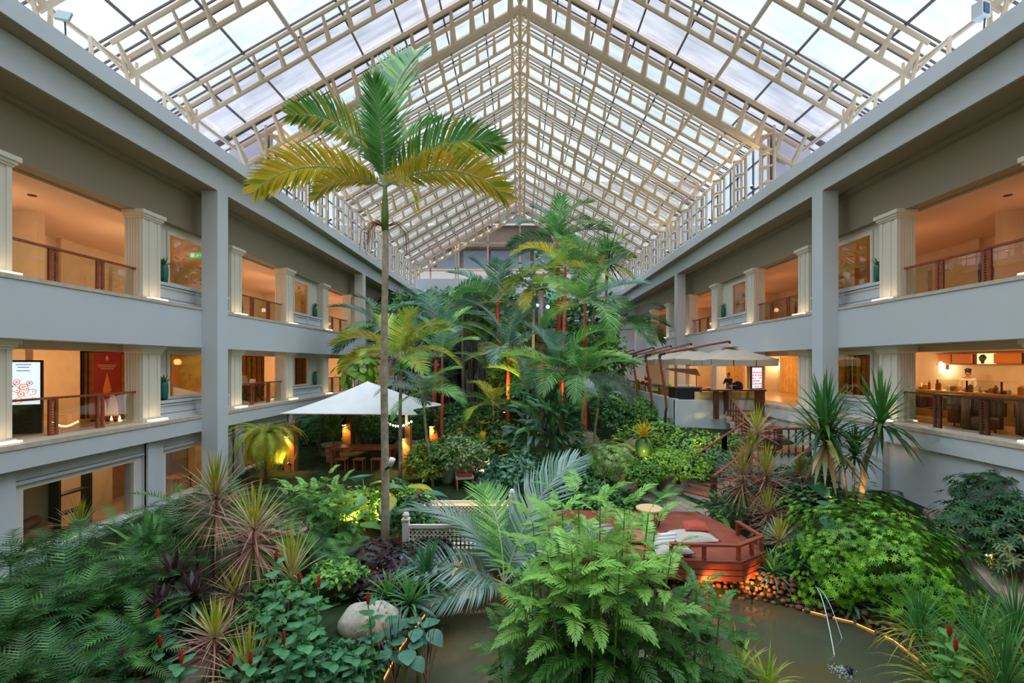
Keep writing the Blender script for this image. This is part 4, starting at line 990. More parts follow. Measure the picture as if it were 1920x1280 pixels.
def stair_rail(pts, h, label, bal=True, posts=()):
    t = thing('stair_railing', label, 'railing', (0,0,0))
    mb = MB(); mb.tube([(p[0],p[1],p[2]+h) for p in pts], .05, 8); mb.build('handrail', M['redwood'], t)
    for a, b in zip(pts, pts[1:]):
        A, B = Vector(a), Vector(b); k = max(1, int((B-A).length/.28))
        for i in range(k+1):
            p = A+(B-A)*(i/k); big = (i == 0 or i == k)
            mb = MB(); w = .08 if big else .025
            if not big and not bal: continue
            mb.bb(p.x-w,p.x+w,p.y-w,p.y+w,p.z-.2,p.z+h); mb.build('post' if big else 'baluster', M['darkwood'], t)
v = vx*.72
s0 = (lo.x-v.x, lo.y-v.y, z0); s1 = (hi.x-v.x, hi.y-v.y, z1)
mid = lambda a, b, f: tuple(a[i]+(b[i]-a[i])*f for i in range(3))
stair_rail([s0, mid(s0,s1,.33), mid(s0,s1,.66), s1], 1.0, 'dark red stair rail with lamp posts on the hedge side of the stairs', False)
s2 = (lo.x+v.x, lo.y+v.y, z0); s3 = (hi.x+v.x*1.0, hi.y+v.y, z1)
stair_rail([s2, mid(s2,s3,.5), s3], .95, 'dark red stair rail on the pond side of the stairs', False)
stair_rail([(9.95,18.3,2.05),(11.95,18.3,2.05)], .95, 'dark landing rail at the foot of the upper steps', True)
stair_rail([(10.25,22.7,3.3),(10.25,20.5,2.15)], .95, 'dark red upper stair rail with thin balusters beside the bar', True)
# ------------------------------------------------------------------ rocks and waterfall
def boulder(label, loc, r, m='rock', seed=0):
    mb = MB(); mb.blob((0,0,0), r, 18, 12, 0, .10, seed); o = mb.build('boulder', M[m], None, True, loc); tag(o, label, 'rock'); return o
boulder('pale grey boulder between the red-flowered plants and the dark purple bed', (-2.92,8.75,.62), (.55,.40,.38), 'palerock', 1)
boulder('tan boulder behind the fern path in the middle', (3.3,23.6,1.3), (.9,.7,.8), 'rock', 2)
boulder('tan boulder left of the green vase', (5.3,21.5,1.6), (.55,.5,.45), 'rock', 3)
boulder('brown boulder at the foot of the stair railing', (5.85,17.4,.8), (.6,.5,.6), 'rock', 4)
boulder('small brown stone beside the lower steps', (5.35,16.6,.68), (.35,.28,.22), 'rock', 5)
boulder('long tan rock on the ground behind the dark purple bed', (-4.1,12.3,.6), (.55,.3,.25), 'rock', 6)
boulder('tan rock under the canopy beside the long table', (-5.6,22.9,1.3), (.9,.5,.45), 'rock', 7)
boulder('tan rock lit from below behind the red-stemmed palm', (-.5,31,2.6), (1.0,.7,.9), 'rock', 8)
mb = MB()
RW = [(-7.5,40.0,3.5,(2.2,1.6,3.2)), (-4.6,39.6,6.4,(1.9,1.4,2.4)), (-1.2,39.8,6.2,(2.0,1.6,2.6)), (1.6,40.5,6.0,(2.4,1.8,3.0)), (5,41,5,(2.4,1.8,3)), (-2.8,40.6,4.5,(2.6,1.2,3.6)), (-6.4,41.2,8.4,(2,1.4,2.2)), (-3.0,41.4,10.2,(2.6,1.4,1.6)), (1.5,42,9.4,(2.6,1.4,2))]
for i, (x, y, z, r) in enumerate(RW): mb.blob((x, y, z), r, 18, 12, 0, .14, 40+i)
o = mb.build('rock_wall', M['darkrock'], None, True); tag(o, 'dark wet rock face behind the waterfall', 'rock wall')
wf = bpy.data.materials.new('falling_water'); wf.use_nodes = True; _t = wf.node_tree; _t.nodes.clear()
_o = _t.nodes.new('ShaderNodeOutputMaterial'); _m = _t.nodes.new('ShaderNodeMixShader'); _tr = _t.nodes.new('ShaderNodeBsdfTransparent'); _d = _t.nodes.new('ShaderNodeBsdfPrincipled'); _d.inputs['Base Color'].default_value = (.55,.62,.70,1); _d.inputs['Roughness'].default_value = .3
_tc = _t.nodes.new('ShaderNodeTexCoord'); _mp = _t.nodes.new('ShaderNodeMapping'); _mp.inputs['Scale'].default_value = (7, 7, .25); _n = _t.nodes.new('ShaderNodeTexNoise'); _n.inputs['Scale'].default_value = 1.6; _n.inputs['Detail'].default_value = 4
_mr = _t.nodes.new('ShaderNodeMapRange'); _mr.inputs['From Min'].default_value = .45; _mr.inputs['From Max'].default_value = .75; _mr.inputs['To Max'].default_value = .85
_t.links.new(_tc.outputs['Object'], _mp.inputs[0]); _t.links.new(_mp.outputs[0], _n.inputs['Vector']); _t.links.new(_n.outputs['Fac'], _mr.inputs['Value']); _t.links.new(_mr.outputs[0], _m.inputs[0]); _t.links.new(_tr.outputs[0], _m.inputs[1]); _t.links.new(_d.outputs[0], _m.inputs[2]); _t.links.new(_m.outputs[0], _o.inputs[0])
mb = MB(); n = 16; vs = []
for j in range(9):
    f = j/8
    for i in range(n+1):
        x = -4.6+2.7*i/n; vs.append((x+.1*math.sin(i), 37.95-.35*math.sin(f*1.57)+.08*math.sin(i*1.9), 7.6-5.6*f-.25*math.sin(i*2.1)*(1-f)))
mb.add(vs, [(j*(n+1)+i, j*(n+1)+i+1, (j+1)*(n+1)+i+1, (j+1)*(n+1)+i) for j in range(8) for i in range(n)])
tag(mb.build('waterfall', wf, None, True), 'thin waterfall veiling the dark rock at the back of the garden', 'waterfall')
# fountain jets in the pond
wj = mat('clear_water_jet', (.60,.68,.72), .15, .6)
t = thing('fountain_jet', 'two thin arcs of water falling from a spout into the pond', 'fountain', (6.55, 10.15, 0))
S = Vector((.05,0,.62))
def arc(dx, dy, z1, apex, n=14): return [S+Vector((dx*f, dy*f, (z1-S.z)*f*f+apex*math.sin(math.pi*f)*.6*(1-f))) for f in [i/n for i in range(n+1)]]
for a, rr in ((arc(-.75,-1.9,-.6,.28), .008), (arc(-.05,-1.2,-.6,.22), .006)):
    mb = MB(); mb.tube(a, [rr*(1+.5*i/len(a)) for i in range(len(a))], 6); mb.build('water_arc', wj, t, True)
mb = MB(); mb.tube([(.12,.1,-.1),(.1,.06,.5),(.05,0,.63)], .018, 6); mb.build('spout', M['black'], t)
mb = MB(); rnd = random.Random(8)
for i in range(150):
    a, r = rnd.uniform(0,6.28), abs(rnd.gauss(0,.11)); mb.blob((-.72+r*math.cos(a), -1.9+r*math.sin(a), .008+max(0,.14-r)*rnd.random()), (.010,.010,.008), 5, 3, 0, .1, i)
mb.build('splash', wj, t, True)
t = thing('pond_duck_ornament', 'small black ornament on the pond beside the splash', 'ornament', (5.95, 8.25, 0)); mb = MB(); mb.blob((0,0,.05),(.05,.09,.06),10,7); mb.blob((0,-.08,.13),(.03,.04,.03),8,6); mb.build('body', M['black'], t, True)
# lamp pole with blue spotlights in the middle
t = thing('lamp_pole', 'brown pole carrying two blue-white spotlights among the palms', 'lamp', (X(1014,27), 27, gz(X(1014,27),27)))
zb = t.location.z
mb = MB(); mb.tube([(0,0,-.2),(0,0,Z(545,27)-zb)], .17, 10); mb.build('pole', M['brownbark'], t)
M['blue'] = mat('blue_white_lens', (.5,.75,1), em=(.16,.42,1.0), ems=7)
for px, py, q in ((1008,572,.10), (1027,575,.13)):
    p = P(px,py,26.65)-t.location; mb = MB(); mb.tube([(p.x,p.y+.25,p.z+.05),(p.x,p.y,p.z)], [q*.7,q*1.1], 10); mb.build('lamp_head', M['black'], t); mb = MB(); mb.tube([(p.x,p.y-.01,p.z),(p.x,p.y-.03,p.z)], [q*.8,q*.7], 12); mb.build('lens', M['blue'], t)
mb = MB(); mb.bb(-.35,.35,-.08,.08,Z(572,27)-zb-.05,Z(572,27)-zb+.05); mb.bb(-.22,.22,-.25,.2,Z(632,27)-zb-.3,Z(632,27)-zb+.3); mb.build('bracket', M['darkwood'], t)
# speaker / camera boxes under the roof
t = thing('floodlight', 'grey square floodlight on the left cornice by the roof', 'light', P(119,30,11.16)); mb = MB(); mb.box((0,0,0),(.28,.06,.34),0,Matrix.Rotation(.35,3,'Z')@Matrix.Rotation(-.5,3,'X')); mb.build('housing', mat('grey_plastic', (.32,.38,.38), .5, .3), t); mb = MB(); mb.tube([(0,.03,0),(-.05,.1,-.35),(-.05,.1,-.66)], .02, 5); mb.build('bracket', M['bars'], t)
t = thing('speaker_box', 'white box with dark blue grille on the right eave tube', 'speaker', P(1843,18,11.1)); mb = MB(); mb.box((0,.05,0),(.30,.22,.36),0,Matrix.Rotation(.3,3,'Z')); mb.build('housing', M['plaster'], t); mb = MB(); mb.box((.02,-.07,.0),(.2,.02,.24),0,Matrix.Rotation(.3,3,'Z')); mb.build('grille', mat('dark_blue_grille', (.05,.09,.16), .5), t); mb = MB(); mb.tube([(.1,.05,-.15),(.1,.1,-.78)], .02, 5); mb.build('bracket', M['bars'], t)
# parapet and rail at the far right corner
mb = MB(); mb.bb(X(1190,44), 12, 43.5, 44, 3, Z(617,44)); mb.bb(X(1120,46), X(1200,46), 45.5, 46, 3, Z(640,46)); struct(mb.build('wall_far_parapet', M['plaster']))
t = thing('balustrade', 'thin dark rail on the white parapet in the far right corner', 'railing', (0,0,0)); mb = MB(); mb.tube([P(1118,668,45.4), P(1120,619,45.4), P(1190,617,45.4), P(1200,606,44), P(1262,604,43.6)], .05, 6); mb.build('handrail', M['darkwood'], t)
# ------------------------------------------------------------------ plant builders
CACHE = {}
def pinnate(key, nl, ll, lw, bend, droop, mats, vee=.25, t0=.10, a0=72, a1=26, seg=2, serr=False, rach=.008, jit=.0, kind='strap', tw=0):
    if key in CACHE: return CACHE[key]
    if key.split('_')[0] in ('green','fresh','teal','silver','gold','dark') and 'fern' not in key: nl = int(nl*1.45); lw *= .60; mats = (mats[0], 'rachis', *mats[2:]) if key[0] != 'd' else mats
    rnd = random.Random(hash(key) % 9973 if False else sum(map(ord, key))); mb = MB(); N = 24; pts = [Vector((0,0,0))]; tn = []
    for i in range(N+1):
        th = -bend*(i/N)**1.3; tn.append(Vector((math.cos(th), 0, math.sin(th))))
        if i < N: pts.append(pts[-1]+tn[-1]/N)
    mb.tube(pts[:N+1:3], [rach*(1-.75*i/8) for i in range(len(pts[:N+1:3]))], 4, 1 if len(mats) > 1 else 0, False)
    for i in range(nl):
        t = t0+(1-t0)*(i+.5)/nl; f = t*N; k = min(N-1, int(f)); p = pts[k]+(pts[k+1]-pts[k])*(f-k); T = tn[k]; up = Vector((-T.z, 0, T.x))
        a = math.radians(a0+(a1-a0)*t**1.2); q = (math.sin(math.pi*min(1, .10+.86*(t-t0)/(1-t0)))+.12)**.65
        for sg in (-1, 1):
            j = 1+rnd.uniform(-jit, jit); aa = a+rnd.uniform(-.08, .08)
            S_ = (Vector((0,1,0))*math.cos(tw*t**.6)+up*math.sin(tw*t**.6))*sg; U_ = up*math.cos(tw*t**.6)-Vector((0,1,0))*math.sin(tw*t**.6)
            d = T*math.cos(aa)+S_*math.sin(aa)+U_*(vee+rnd.uniform(-.06,.06))
            mi = rnd.choice((0, 0, 2)) if len(mats) > 2 else 0
            if kind == 'blade':
                ns = 5 if serr else 3
                mb.blade(p, d, T, ll*q*j, lw*(.6+.4*q), droop, ns, .2, None, mi)
            else: mb.strap(p, d, T, ll*q*j, lw, droop, seg, mi)
    if kind == 'blade':
        mb.blade(pts[N], tn[N], (0,1,0), ll*.6, lw*.8, droop, 3, .2)
    CACHE[key] = mb.mesh(key, [L[m] if m in L else M[m] for m in mats]); return CACHE[key]
def serrated(key, mats, nl=13, ll=.25, lw=.021):
    if key in CACHE: return CACHE[key]
    mb = MB(); N = 12; pts = [Vector((0,0,0))]; tn = []; rnd = random.Random(5)
    for i in range(N+1):
        th = -1.0*(i/N)**1.3; tn.append(Vector((math.cos(th), 0, math.sin(th)))); pts.append(pts[-1]+tn[-1]/N)
    mb.tube(pts[:N+1:2], [.006*(1-.7*i/6) for i in range(len(pts[:N+1:2]))], 4, 0, False)
    def leaf(p, d, side, Ln, w, droop):
        n = 6; d = d.normalized(); sd = side-d*side.dot(d); sd.normalize(); vs = []; fs = []
        for i in range(n+1):
            t = i/n; ww = w*max(.0, math.sin(math.pi*(.10+.88*t)))**.8
            vs += [p-sd*ww*1.0, p.copy(), p+sd*ww*1.0]
            if i < n:
                vs += [p-sd*ww*1.35+d*(Ln/n*.55), p+sd*ww*1.35+d*(Ln/n*.55)]
            p = p+d*(Ln/n); d = (d+Vector((0,0,-droop/n))).normalized(); sd = (sd-d*sd.dot(d)).normalized()
        for i in range(n):
            a = i*5; b = a+5; fs += [(a, a+1, b+1, b), (a+1, a+2, b+2, b+1), (a, b, a+3), (a+2, a+4, b+2)]
        mb.add(vs, fs)
    for i in range(nl):
        t = .2+.8*(i+.5)/nl; f = t*N; k = min(N-1, int(f)); p = pts[k]+(pts[k+1]-pts[k])*(f-k); T = tn[k]; up = Vector((-T.z,0,T.x))
        a = math.radians(75-45*t); q = (math.sin(math.pi*(.2+.7*t)))**.6
        for sg in (-1, 1): leaf(p, T*math.cos(a)+Vector((0,sg,0))*math.sin(a)+up*rnd.uniform(-.05,.2), T, ll*q*rnd.uniform(.85,1.1), lw*(.5+.5*q), .45)
    leaf(pts[N], tn[N], Vector((0,1,0)), ll*.7, lw, .4)
    CACHE[key] = mb.mesh(key, [L[m] for m in mats]); return CACHE[key]
def frot(yaw, el, roll=0):
    return (Matrix.Rotation(yaw,4,'Z') @ Matrix.Rotation(-el,4,'Y') @ Matrix.Rotation(roll,4,'X')).to_euler()
PF = {}
def spec_roll(rest, rnd): return rest[0] if rest else rnd.uniform(-.5, .5)
def palmfronds(kind):
    if kind in PF: return PF[kind]
    d = {
     'hero': [pinnate('hero_frond_a', 44, .25, .0115, .95, .3, ('palm','rachis','fresh'), .30, rach=.011), pinnate('hero_frond_b', 42, .25, .0115, 1.1, .3, ('palm','rachis','mid'), .28, rach=.011)],
     'herot': [pinnate('hero_frond_turned', 44, .25, .0115, 1.2, .35, ('palm','rachis','gold'), .2, rach=.011, tw=1.0)],
     'herotr': [pinnate('hero_frond_turned_right', 44, .25, .0115, 1.2, .35, ('palm','rachis','gold'), .2, rach=.011, tw=-1.0)],
     'heroyr': [pinnate('hero_frond_yellow_right', 44, .24, .0115, 1.35, .4, ('yellow','rachis','gold'), .2, rach=.011, tw=-1.0)],
     'heroy': [pinnate('hero_frond_yellow', 44, .24, .0115, 1.35, .4, ('yellow','rachis','gold'), .2, rach=.011, tw=1.0), pinnate('hero_frond_olive', 44, .24, .0115, 1.35, .4, ('gold','rachis','fresh'), .2, rach=.011, tw=1.0)],
     'green': [pinnate('green_frond_a', 30, .30, .015, 1.0, .5, ('palm','shaft'), .25), pinnate('green_frond_b', 30, .28, .015, 1.45, .6, ('mid','shaft'), .2)],
     'fresh': [pinnate('fresh_frond_a', 32, .28, .014, 1.05, .5, ('fresh','shaft'), .25), pinnate('fresh_frond_b', 32, .28, .014, 1.5, .6, ('mid','shaft','fresh'), .2)],
     'teal': [pinnate('teal_frond_a', 32, .30, .016, .9, .45, ('teal','shaft'), .25), pinnate('teal_frond_b', 32, .30, .016, 1.5, .6, ('teal','shaft','silver'), .2)],
     'silver': [pinnate('silver_frond_a', 34, .33, .013, .95, .7, ('silver','shaft','teal'), .12), pinnate('silver_frond_b', 34, .32, .013, 1.5, .7, ('silver','shaft'), .1)],
     'gold': [pinnate('gold_frond_a', 30, .30, .017, 1.0, .5, ('gold','shaft','fresh'), .25), pinnate('gold_frond_b', 30, .30, .017, 1.5, .6, ('gold','shaft','yellow'), .2)],
     'dark': [pinnate('dark_frond_a', 30, .30, .016, 1.0, .5, ('dark','shaft'), .25), pinnate('dark_frond_b', 30, .30, .016, 1.6, .8, ('dark','shaft','mid'), .1)],
    }[kind]
    PF[kind] = d; return d
def palm(label, px, py, d, R, nf, kinds, base_px=None, stem='bark', shaft='shaft', shaft_px=40, tr=.09, el=(1.25, .1), name='palm', seed=None, spec=None, yaw0=None):
    rnd = random.Random(seed if seed is not None else int(px*7+py)); C = P(px, py, d); b = base_px if base_px else px
    bx = X(b, d); gzv = gz(bx, d); t = thing(name, label, 'palm', (bx, d, gzv)); top = C-t.location
    sl = shaft_px/F*d; sh0 = top-Vector((top.x*.15, 0, sl))
    if sh0.z > .15:
        mb = MB(); n = 7; mb.tube([sh0*(i/n)+Vector((math.sin(i*1.1)*.02,0,0 if i else -.15)) for i in range(n+1)], [tr*(1.25-.35*i/n) for i in range(n+1)], 8); mb.build('trunk', M[stem], t, True)
    mb = MB(); mb.tube([sh0, sh0+(top-sh0)*.35, top], [tr*.95, tr*1.12, tr*.55], 8); mb.build('crownshaft', M[shaft], t, True)
    Rm = R/F*d
    if spec is None:
        spec = []
        for i in range(nf):
            f = i/max(1, nf-1); e = el[0]+(el[1]-el[0])*f; spec.append((i*2.4+rnd.uniform(-.25,.25), e+rnd.uniform(-.12,.12), rnd.choice(kinds), rnd.uniform(.85,1.08)))
    for yaw, e, k, sc, *rest in spec:
        me = rnd.choice(palmfronds(k)); o = obj('frond', me, t, top-Vector((0,0,.02)), frot(yaw, e, spec_roll(rest, rnd)), Rm*sc)
    return t
def fern(label, px, py, d, R, n=16, kind='fern', z=None, name='fern', el=(1.2,.15), grp=None, cat='fern', seed=0):
    rnd = random.Random(int(px*3+py)+seed); C = P(px, py, d) if z is None else Vector((X(px,d), d, z)); g = gz(C.x, d); t = thing(name, label, cat, (C.x, d, g), 0, grp)
    top = Vector((0,0,max(.05, C.z-g))); Rm = R/F*d
    mesh = {'fern': lambda: [pinnate('fern_frond_a', 20, .19, .023, 1.1, .3, ('mid','mid'), .1, .06, 80, 45, 1), pinnate('fern_frond_b', 20, .19, .023, 1.5, .3, ('dark','dark'), .05, .06, 80, 45, 1)],
            'deepfern': lambda: [pinnate('deep_fern_frond_a', 17, .21, .027, 1.1, .3, ('deep','dark','mid'), .1, .06, 80, 45, 1), pinnate('deep_fern_frond_b', 17, .21, .027, 1.5, .3, ('deep','deep','dark'), .05, .06, 80, 45, 1)],
            'freshfern': lambda: [pinnate('fresh_fern_frond', 26, .15, .018, 1.25, .3, ('fresh','fresh','mid'), .1, .06, 80, 45, 1)],
            'hang': lambda: [pinnate('hanging_fern_frond', 34, .10, .014, 2.0, .3, ('gold','gold','lime'), .05, .06, 80, 45, 1)],
            'aralia': lambda: [serrated('aralia_spray', ('fresh',)), serrated('aralia_spray_mid', ('aral',))],
            'araliamid': lambda: [serrated('aralia_spray_mid', ('aral',))]}[kind]()
    if top.z > .25:
        mb = MB()
        for i in range(3): mb.tube([(.06*math.cos(i*2.1),.06*math.sin(i*2.1),-.1), (0,0,top.z)], [.025,.012], 5)
        mb.build('stem', M['brownbark'], t)
    for i in range(n):
        f = i/max(1, n-1); e = el[0]+(el[1]-el[0])*f; obj('frond', rnd.choice(mesh), t, top, frot(i*2.4+rnd.uniform(-.3,.3), e+rnd.uniform(-.1,.1), rnd.uniform(-.2,.2)), Rm*rnd.uniform(.75,1.05))
    return t
def bush(label, px, py0, py1, d, wpx, n, per, kind, name='aralia_bush', leafR=.7, cat='bush', colmix=None):
    # several upright stems, each carrying pinnate leaves round its upper half
    rnd = random.Random(int(px+py0)); bx = X(px, d); g = gz(bx, d); t = thing(name, label, cat, (bx, d, g)); H = Z(py0, d)-g; wm_ = wpx/F*d
    fresh, mid = serrated('aralia_spray', ('fresh',)), serrated('aralia_spray_mid', ('aral',))
    for i in range(n):
        a = i*2.4; r = wm_*math.sqrt((i+.3)/n)*.62; h = (H-.35)*rnd.uniform(.72, 1.0)*(1-.38*(r/wm_)**2)
        tip = Vector((r*math.cos(a), r*math.sin(a)*.8, h)); b = Vector((tip.x*.35, tip.y*.35, -.1))
        mb = MB(); mb.tube([b, b+(tip-b)*.5+Vector((tip.x*.1,tip.y*.1,0)), tip], [.022,.016,.009], 5); mb.build('stem', M['shaft'], t)
        for k in range(per):
            f = k/(per-1); p = b+(tip-b)*(.30+.70*f); e = -.05+1.15*f**1.5
            me = fresh if (kind == 'fresh' and f > .55) or (kind == 'mix' and f > .8) else mid
            obj('leaf', me, t, p, frot(a+k*2.4+rnd.uniform(-.3,.3), e+rnd.uniform(-.15,.15), rnd.uniform(-.2,.2)), leafR*(1-.35*f)*rnd.uniform(.85,1.15))
    return t
def rosette_mesh(key, n, Ln, w, e0, e1, droop, mats, seg=4):
    if key in CACHE: return CACHE[key]
    rnd = random.Random(sum(map(ord, key))); mb = MB()
    for i in range(n):
        f = i/n; e = e0+(e1-e0)*f+rnd.uniform(-.12,.12); a = i*2.4+rnd.uniform(-.2,.2); l = Ln*rnd.uniform(.8,1.08)
        d = (math.cos(a)*math.cos(e), math.sin(a)*math.cos(e), math.sin(e)); mi = min(len(mats)-1, int(f*len(mats)+rnd.uniform(-.3,.3))) if len(mats) > 1 else 0
        mb.strap((0,0,-.12*f*Ln), d, (-math.sin(a), math.cos(a), 0), l, w, droop*(.6+.8*f), seg, max(0, mi), .7)
    CACHE[key] = mb.mesh(key, [L[m] for m in mats]); return CACHE[key]
ROS = {
 'drac': lambda: rosette_mesh('dracaena_head', 76, 1.0, .030, 1.5, -.5, .9, ('palm','mid','dark')),
 'drac2': lambda: rosette_mesh('dracaena_head_pale', 60, 1.0, .040, 1.5, -.9, .8, ('mid','gold','straw')),
 'cord': lambda: rosette_mesh('cordyline_head', 80, 1.0, .017, 1.5, -.2, .25, ('gold','straw','pink')),
 'cordp': lambda: rosette_mesh('cordyline_skirt', 90, 1.0, .016, .6, -1.1, .35, ('pink','pink','straw')),
 'burg': lambda: rosette_mesh('burgundy_head', 34, 1.0, .075, 1.3, -.3, .8, ('burg','purple','dark')),
 'strapdark': lambda: rosette_mesh('dark_strap_head', 44, 1.0, .055, 1.4, -.1, .9, ('dark','teal','dark')),
 'strapmid': lambda: rosette_mesh('mid_strap_head', 60, 1.0, .04, 1.4, -.1, .9, ('mid','teal')),
 'grass': lambda: rosette_mesh('grass_head', 130, 1.0, .009, 1.5, .5, 1.5, ('palm','mid','gold'), 5),
 'grassl': lambda: rosette_mesh('lime_grass_head', 40, 1.0, .022, 1.4, .4, 1.4, ('lime','gold','fresh'), 5),
 'reed': lambda: rosette_mesh('reed_head', 12, 1.0, .012, 1.5, .9, .25, ('burg','pink'), 4),
 'nest': lambda: rosette_mesh('nest_fern_head', 30, 1.0, .065, 1.4, .5, .6, ('mid','fresh')),
 'brom': lambda: rosette_mesh('bromeliad_head', 26, 1.0, .08, 1.4, .1, .7, ('yflower','yflower','gold')),
 'yuccad': lambda: rosette_mesh('spiky_dark_head', 80, 1.0, .022, 1.4, -.6, .6, ('dark','teal','dark')),
 'strawclump': lambda: rosette_mesh('straw_clump', 60, 1.0, .014, 1.5, .5, .4, ('gold','straw','straw')),
}
def rosette(label, px, py, d, R, kind, base=None, tr=.03, stem='brownbark', name='dracaena', cat='plant', skirt=None, lean=True, grp=None, glow=False, z=None):
    C = P(px, py, d)
    if z is not None: C.z = z
    bx = X(base[0], d) if base else C.x; g = gz(bx, d) if not base or len(base) < 2 else Z(base[1], d)
    g = min(g, C.z-.05) if base else min(gz(bx, d), C.z); t = thing(name, label, cat, (bx, d, g), 0, grp); top = C-t.location; Rm = R/F*d; mid = Vector((top.x*.25, 0, top.z*.5))
    if top.z > .2: mb = MB(); mb.tube([(0,0,-.2), mid, top-Vector((0,0,.05))], [tr*1.4,tr*1.1,tr], 7); mb.build('trunk', M[stem], t, True)
    obj('leaf_crown', ROS[kind](), t, top, (0,0,px*.37), Rm)
    if skirt: obj('leaf_skirt', ROS[skirt](), t, top-Vector((0,0,Rm*.35)), (0,0,py*.3), Rm*1.0)
    return t
def broadmesh(key, Wd, mats, droop=.9, pet=1.0, lean=.45, heart=True):
    if key in CACHE: return CACHE[key]
    mb = MB(); tip = Vector((lean, 0, 1)).normalized()*pet; mb.tube([(0,0,0), tip*.6+Vector((-.06,0,.03)), tip], [.022,.016,.012], 5, len(mats)-1, False)
    prof = (lambda t: [.35,.86,1.0,.98,.84,.62,.36,.02][min(7, int(t*7+.5))]) if heart else (lambda t: max(.04, math.sin(math.pi*(.06+.92*t))**.75))
    mb.blade(tip-Vector((.10,0,.0)) if heart else tip, Vector((1,0,.15)), (0,1,0), .9, Wd, droop, 7, .12, prof)
    CACHE[key] = mb.mesh(key, [L[m] for m in mats], True); return CACHE[key]
BR = {'ear': lambda: broadmesh('elephant_ear_leaf', .34, ('pad','mid'), 1.1), 'earg': lambda: broadmesh('green_ear_leaf', .34, ('mid','fresh'), 1.0), 'eargold': lambda: broadmesh('golden_ear_leaf', .28, ('gold','gold'), .8),
      'paddle': lambda: broadmesh('paddle_leaf', .16, ('fresh','mid'), .5, .5, .25, False), 'cream': lambda: broadmesh('cream_paddle_leaf', .17, ('cream','mid'), .7, .35, .5, False), 'calm': lambda: broadmesh('dark_paddle_leaf', .15, ('dark','mid'), .9, .35, .5, False),
      'olive': lambda: broadmesh('olive_ear_leaf', .36, ('mid','gold'), .8), 'pad': lambda: broadmesh('round_pad_leaf', .40, ('pad','pad'), .5, 1.1, .2)}
def broad(label, px, py, d, R, n, kind, name='elephant_ear', cat='plant', el=(.15,.9), spread=.12, grp=None):
    rnd = random.Random(int(px*5+py)); C = P(px, py, d); g = gz(C.x, d); t = thing(name, label, cat, (C.x, d, g), 0, grp); s = R/F*d
    up = max(0, C.z-g-.8*s)
    if up > .15: mb = MB(); mb.tube([(0,0,-.1),(0,0,up+.1)], [.05,.035], 6); mb.build('stem', M['shaft'], t)
    for i in range(n):
        a = i*2.4+rnd.uniform(-.3,.3); ti = el[0]+(el[1]-el[0])*i/max(1,n-1)
        obj('leaf', BR[kind](), t, (spread*s*math.cos(a), spread*s*math.sin(a), up), (Matrix.Rotation(a,4,'Z') @ Matrix.Rotation(ti-.2,4,'Y')).to_euler(), s*rnd.uniform(.75,1.1))
    return t
def shrub(label, px, py, d, hw, hh, kind, mats, leaf=.10, n=700, name='shrub', cat='shrub', depth=None, per=7, seed=0, lumps=.22, low=-.5, stemm='brownbark'):
    rnd = random.Random(int(px*11+py)+seed); C = P(px, py, d); rx, rz = hw/F*d, hh/F*d; ry = depth or rx*.85; g = gz(C.x, d); t = thing(name, label, cat, (C.x, d, min(g, C.z-rz*.3))); c = C-t.location; mb = MB()
    ph = [rnd.uniform(0,6.28) for _ in range(4)]
    for i in range(n):
        u = rnd.uniform(low, 1); a = rnd.uniform(0, 6.283); s = math.sqrt(max(0, 1-u*u)); q = rnd.uniform(.62, 1)**.6
        q *= 1+lumps*(math.sin(3*a+ph[0])*math.sin(4*u+ph[1])+.6*math.sin(7*a+ph[2])*math.sin(9*u+ph[3]))
        p = Vector((c.x+rx*s*math.cos(a)*q, ry*s*math.sin(a)*q, c.z+rz*u*q))
        if p.z < .04: p.z = .04+rnd.random()*.1
        nrm = Vector((s*math.cos(a), s*math.sin(a), u*.8+.45)).normalized(); t1 = nrm.cross(Vector((rnd.uniform(-1,1),rnd.uniform(-1,1),.3))).normalized(); t2 = nrm.cross(t1); mi = rnd.randrange(len(mats))
        if kind == 'whorl':
            for k in range(per):
                b = 6.283*k/per; r = t1*math.cos(b)+t2*math.sin(b); mb.blade(p, r+nrm*.25, nrm.cross(r), leaf*rnd.uniform(.8,1.15), leaf*.135, .95, 3, .2, None, mi)
        elif kind == 'round':
            r = (t1+nrm*.15).normalized(); mb.blade(p, r, nrm.cross(r), leaf, leaf*.45, .3, 3, .1, lambda x: max(.1, math.sin(math.pi*(.1+.85*x))**.6), mi)
        elif kind == 'long':
            r = (nrm*.9+t1*rnd.uniform(.2,1.0)+Vector((0,0,-.1))).normalized(); mb.blade(p, r, t2, leaf*rnd.uniform(.8,1.2), leaf*.13, 1.1, 4, .25, None, mi)
        elif kind == 'fine':
            for k in range(3):
                r = (nrm*.6+t1*rnd.uniform(-1,1)+t2*rnd.uniform(-1,1)).normalized(); mb.strap(p, r, r.cross(nrm), leaf*rnd.uniform(.7,1.1), leaf*.11, .5, 2, mi)
        else:
            for k in range(2):
                r = (nrm*.45+t1*rnd.uniform(-1,1)+t2*rnd.uniform(-1,1)).normalized(); mb.blade(p, r, nrm.cross(r), leaf*rnd.uniform(.75,1.15), leaf*.26, .7, 3, .2, None, mi)
    mb.build('foliage', [L[m] for m in mats], t)
    mb = MB()
    for i in range(5):
        a = i*1.26; mb.tube([(c.x+.06*math.cos(a), .06*math.sin(a), -.15), (c.x+rx*.4*math.cos(a), ry*.4*math.sin(a), c.z+rz*.2)], [.03,.012], 5)
    mb.build('stem', M[stemm], t); return t
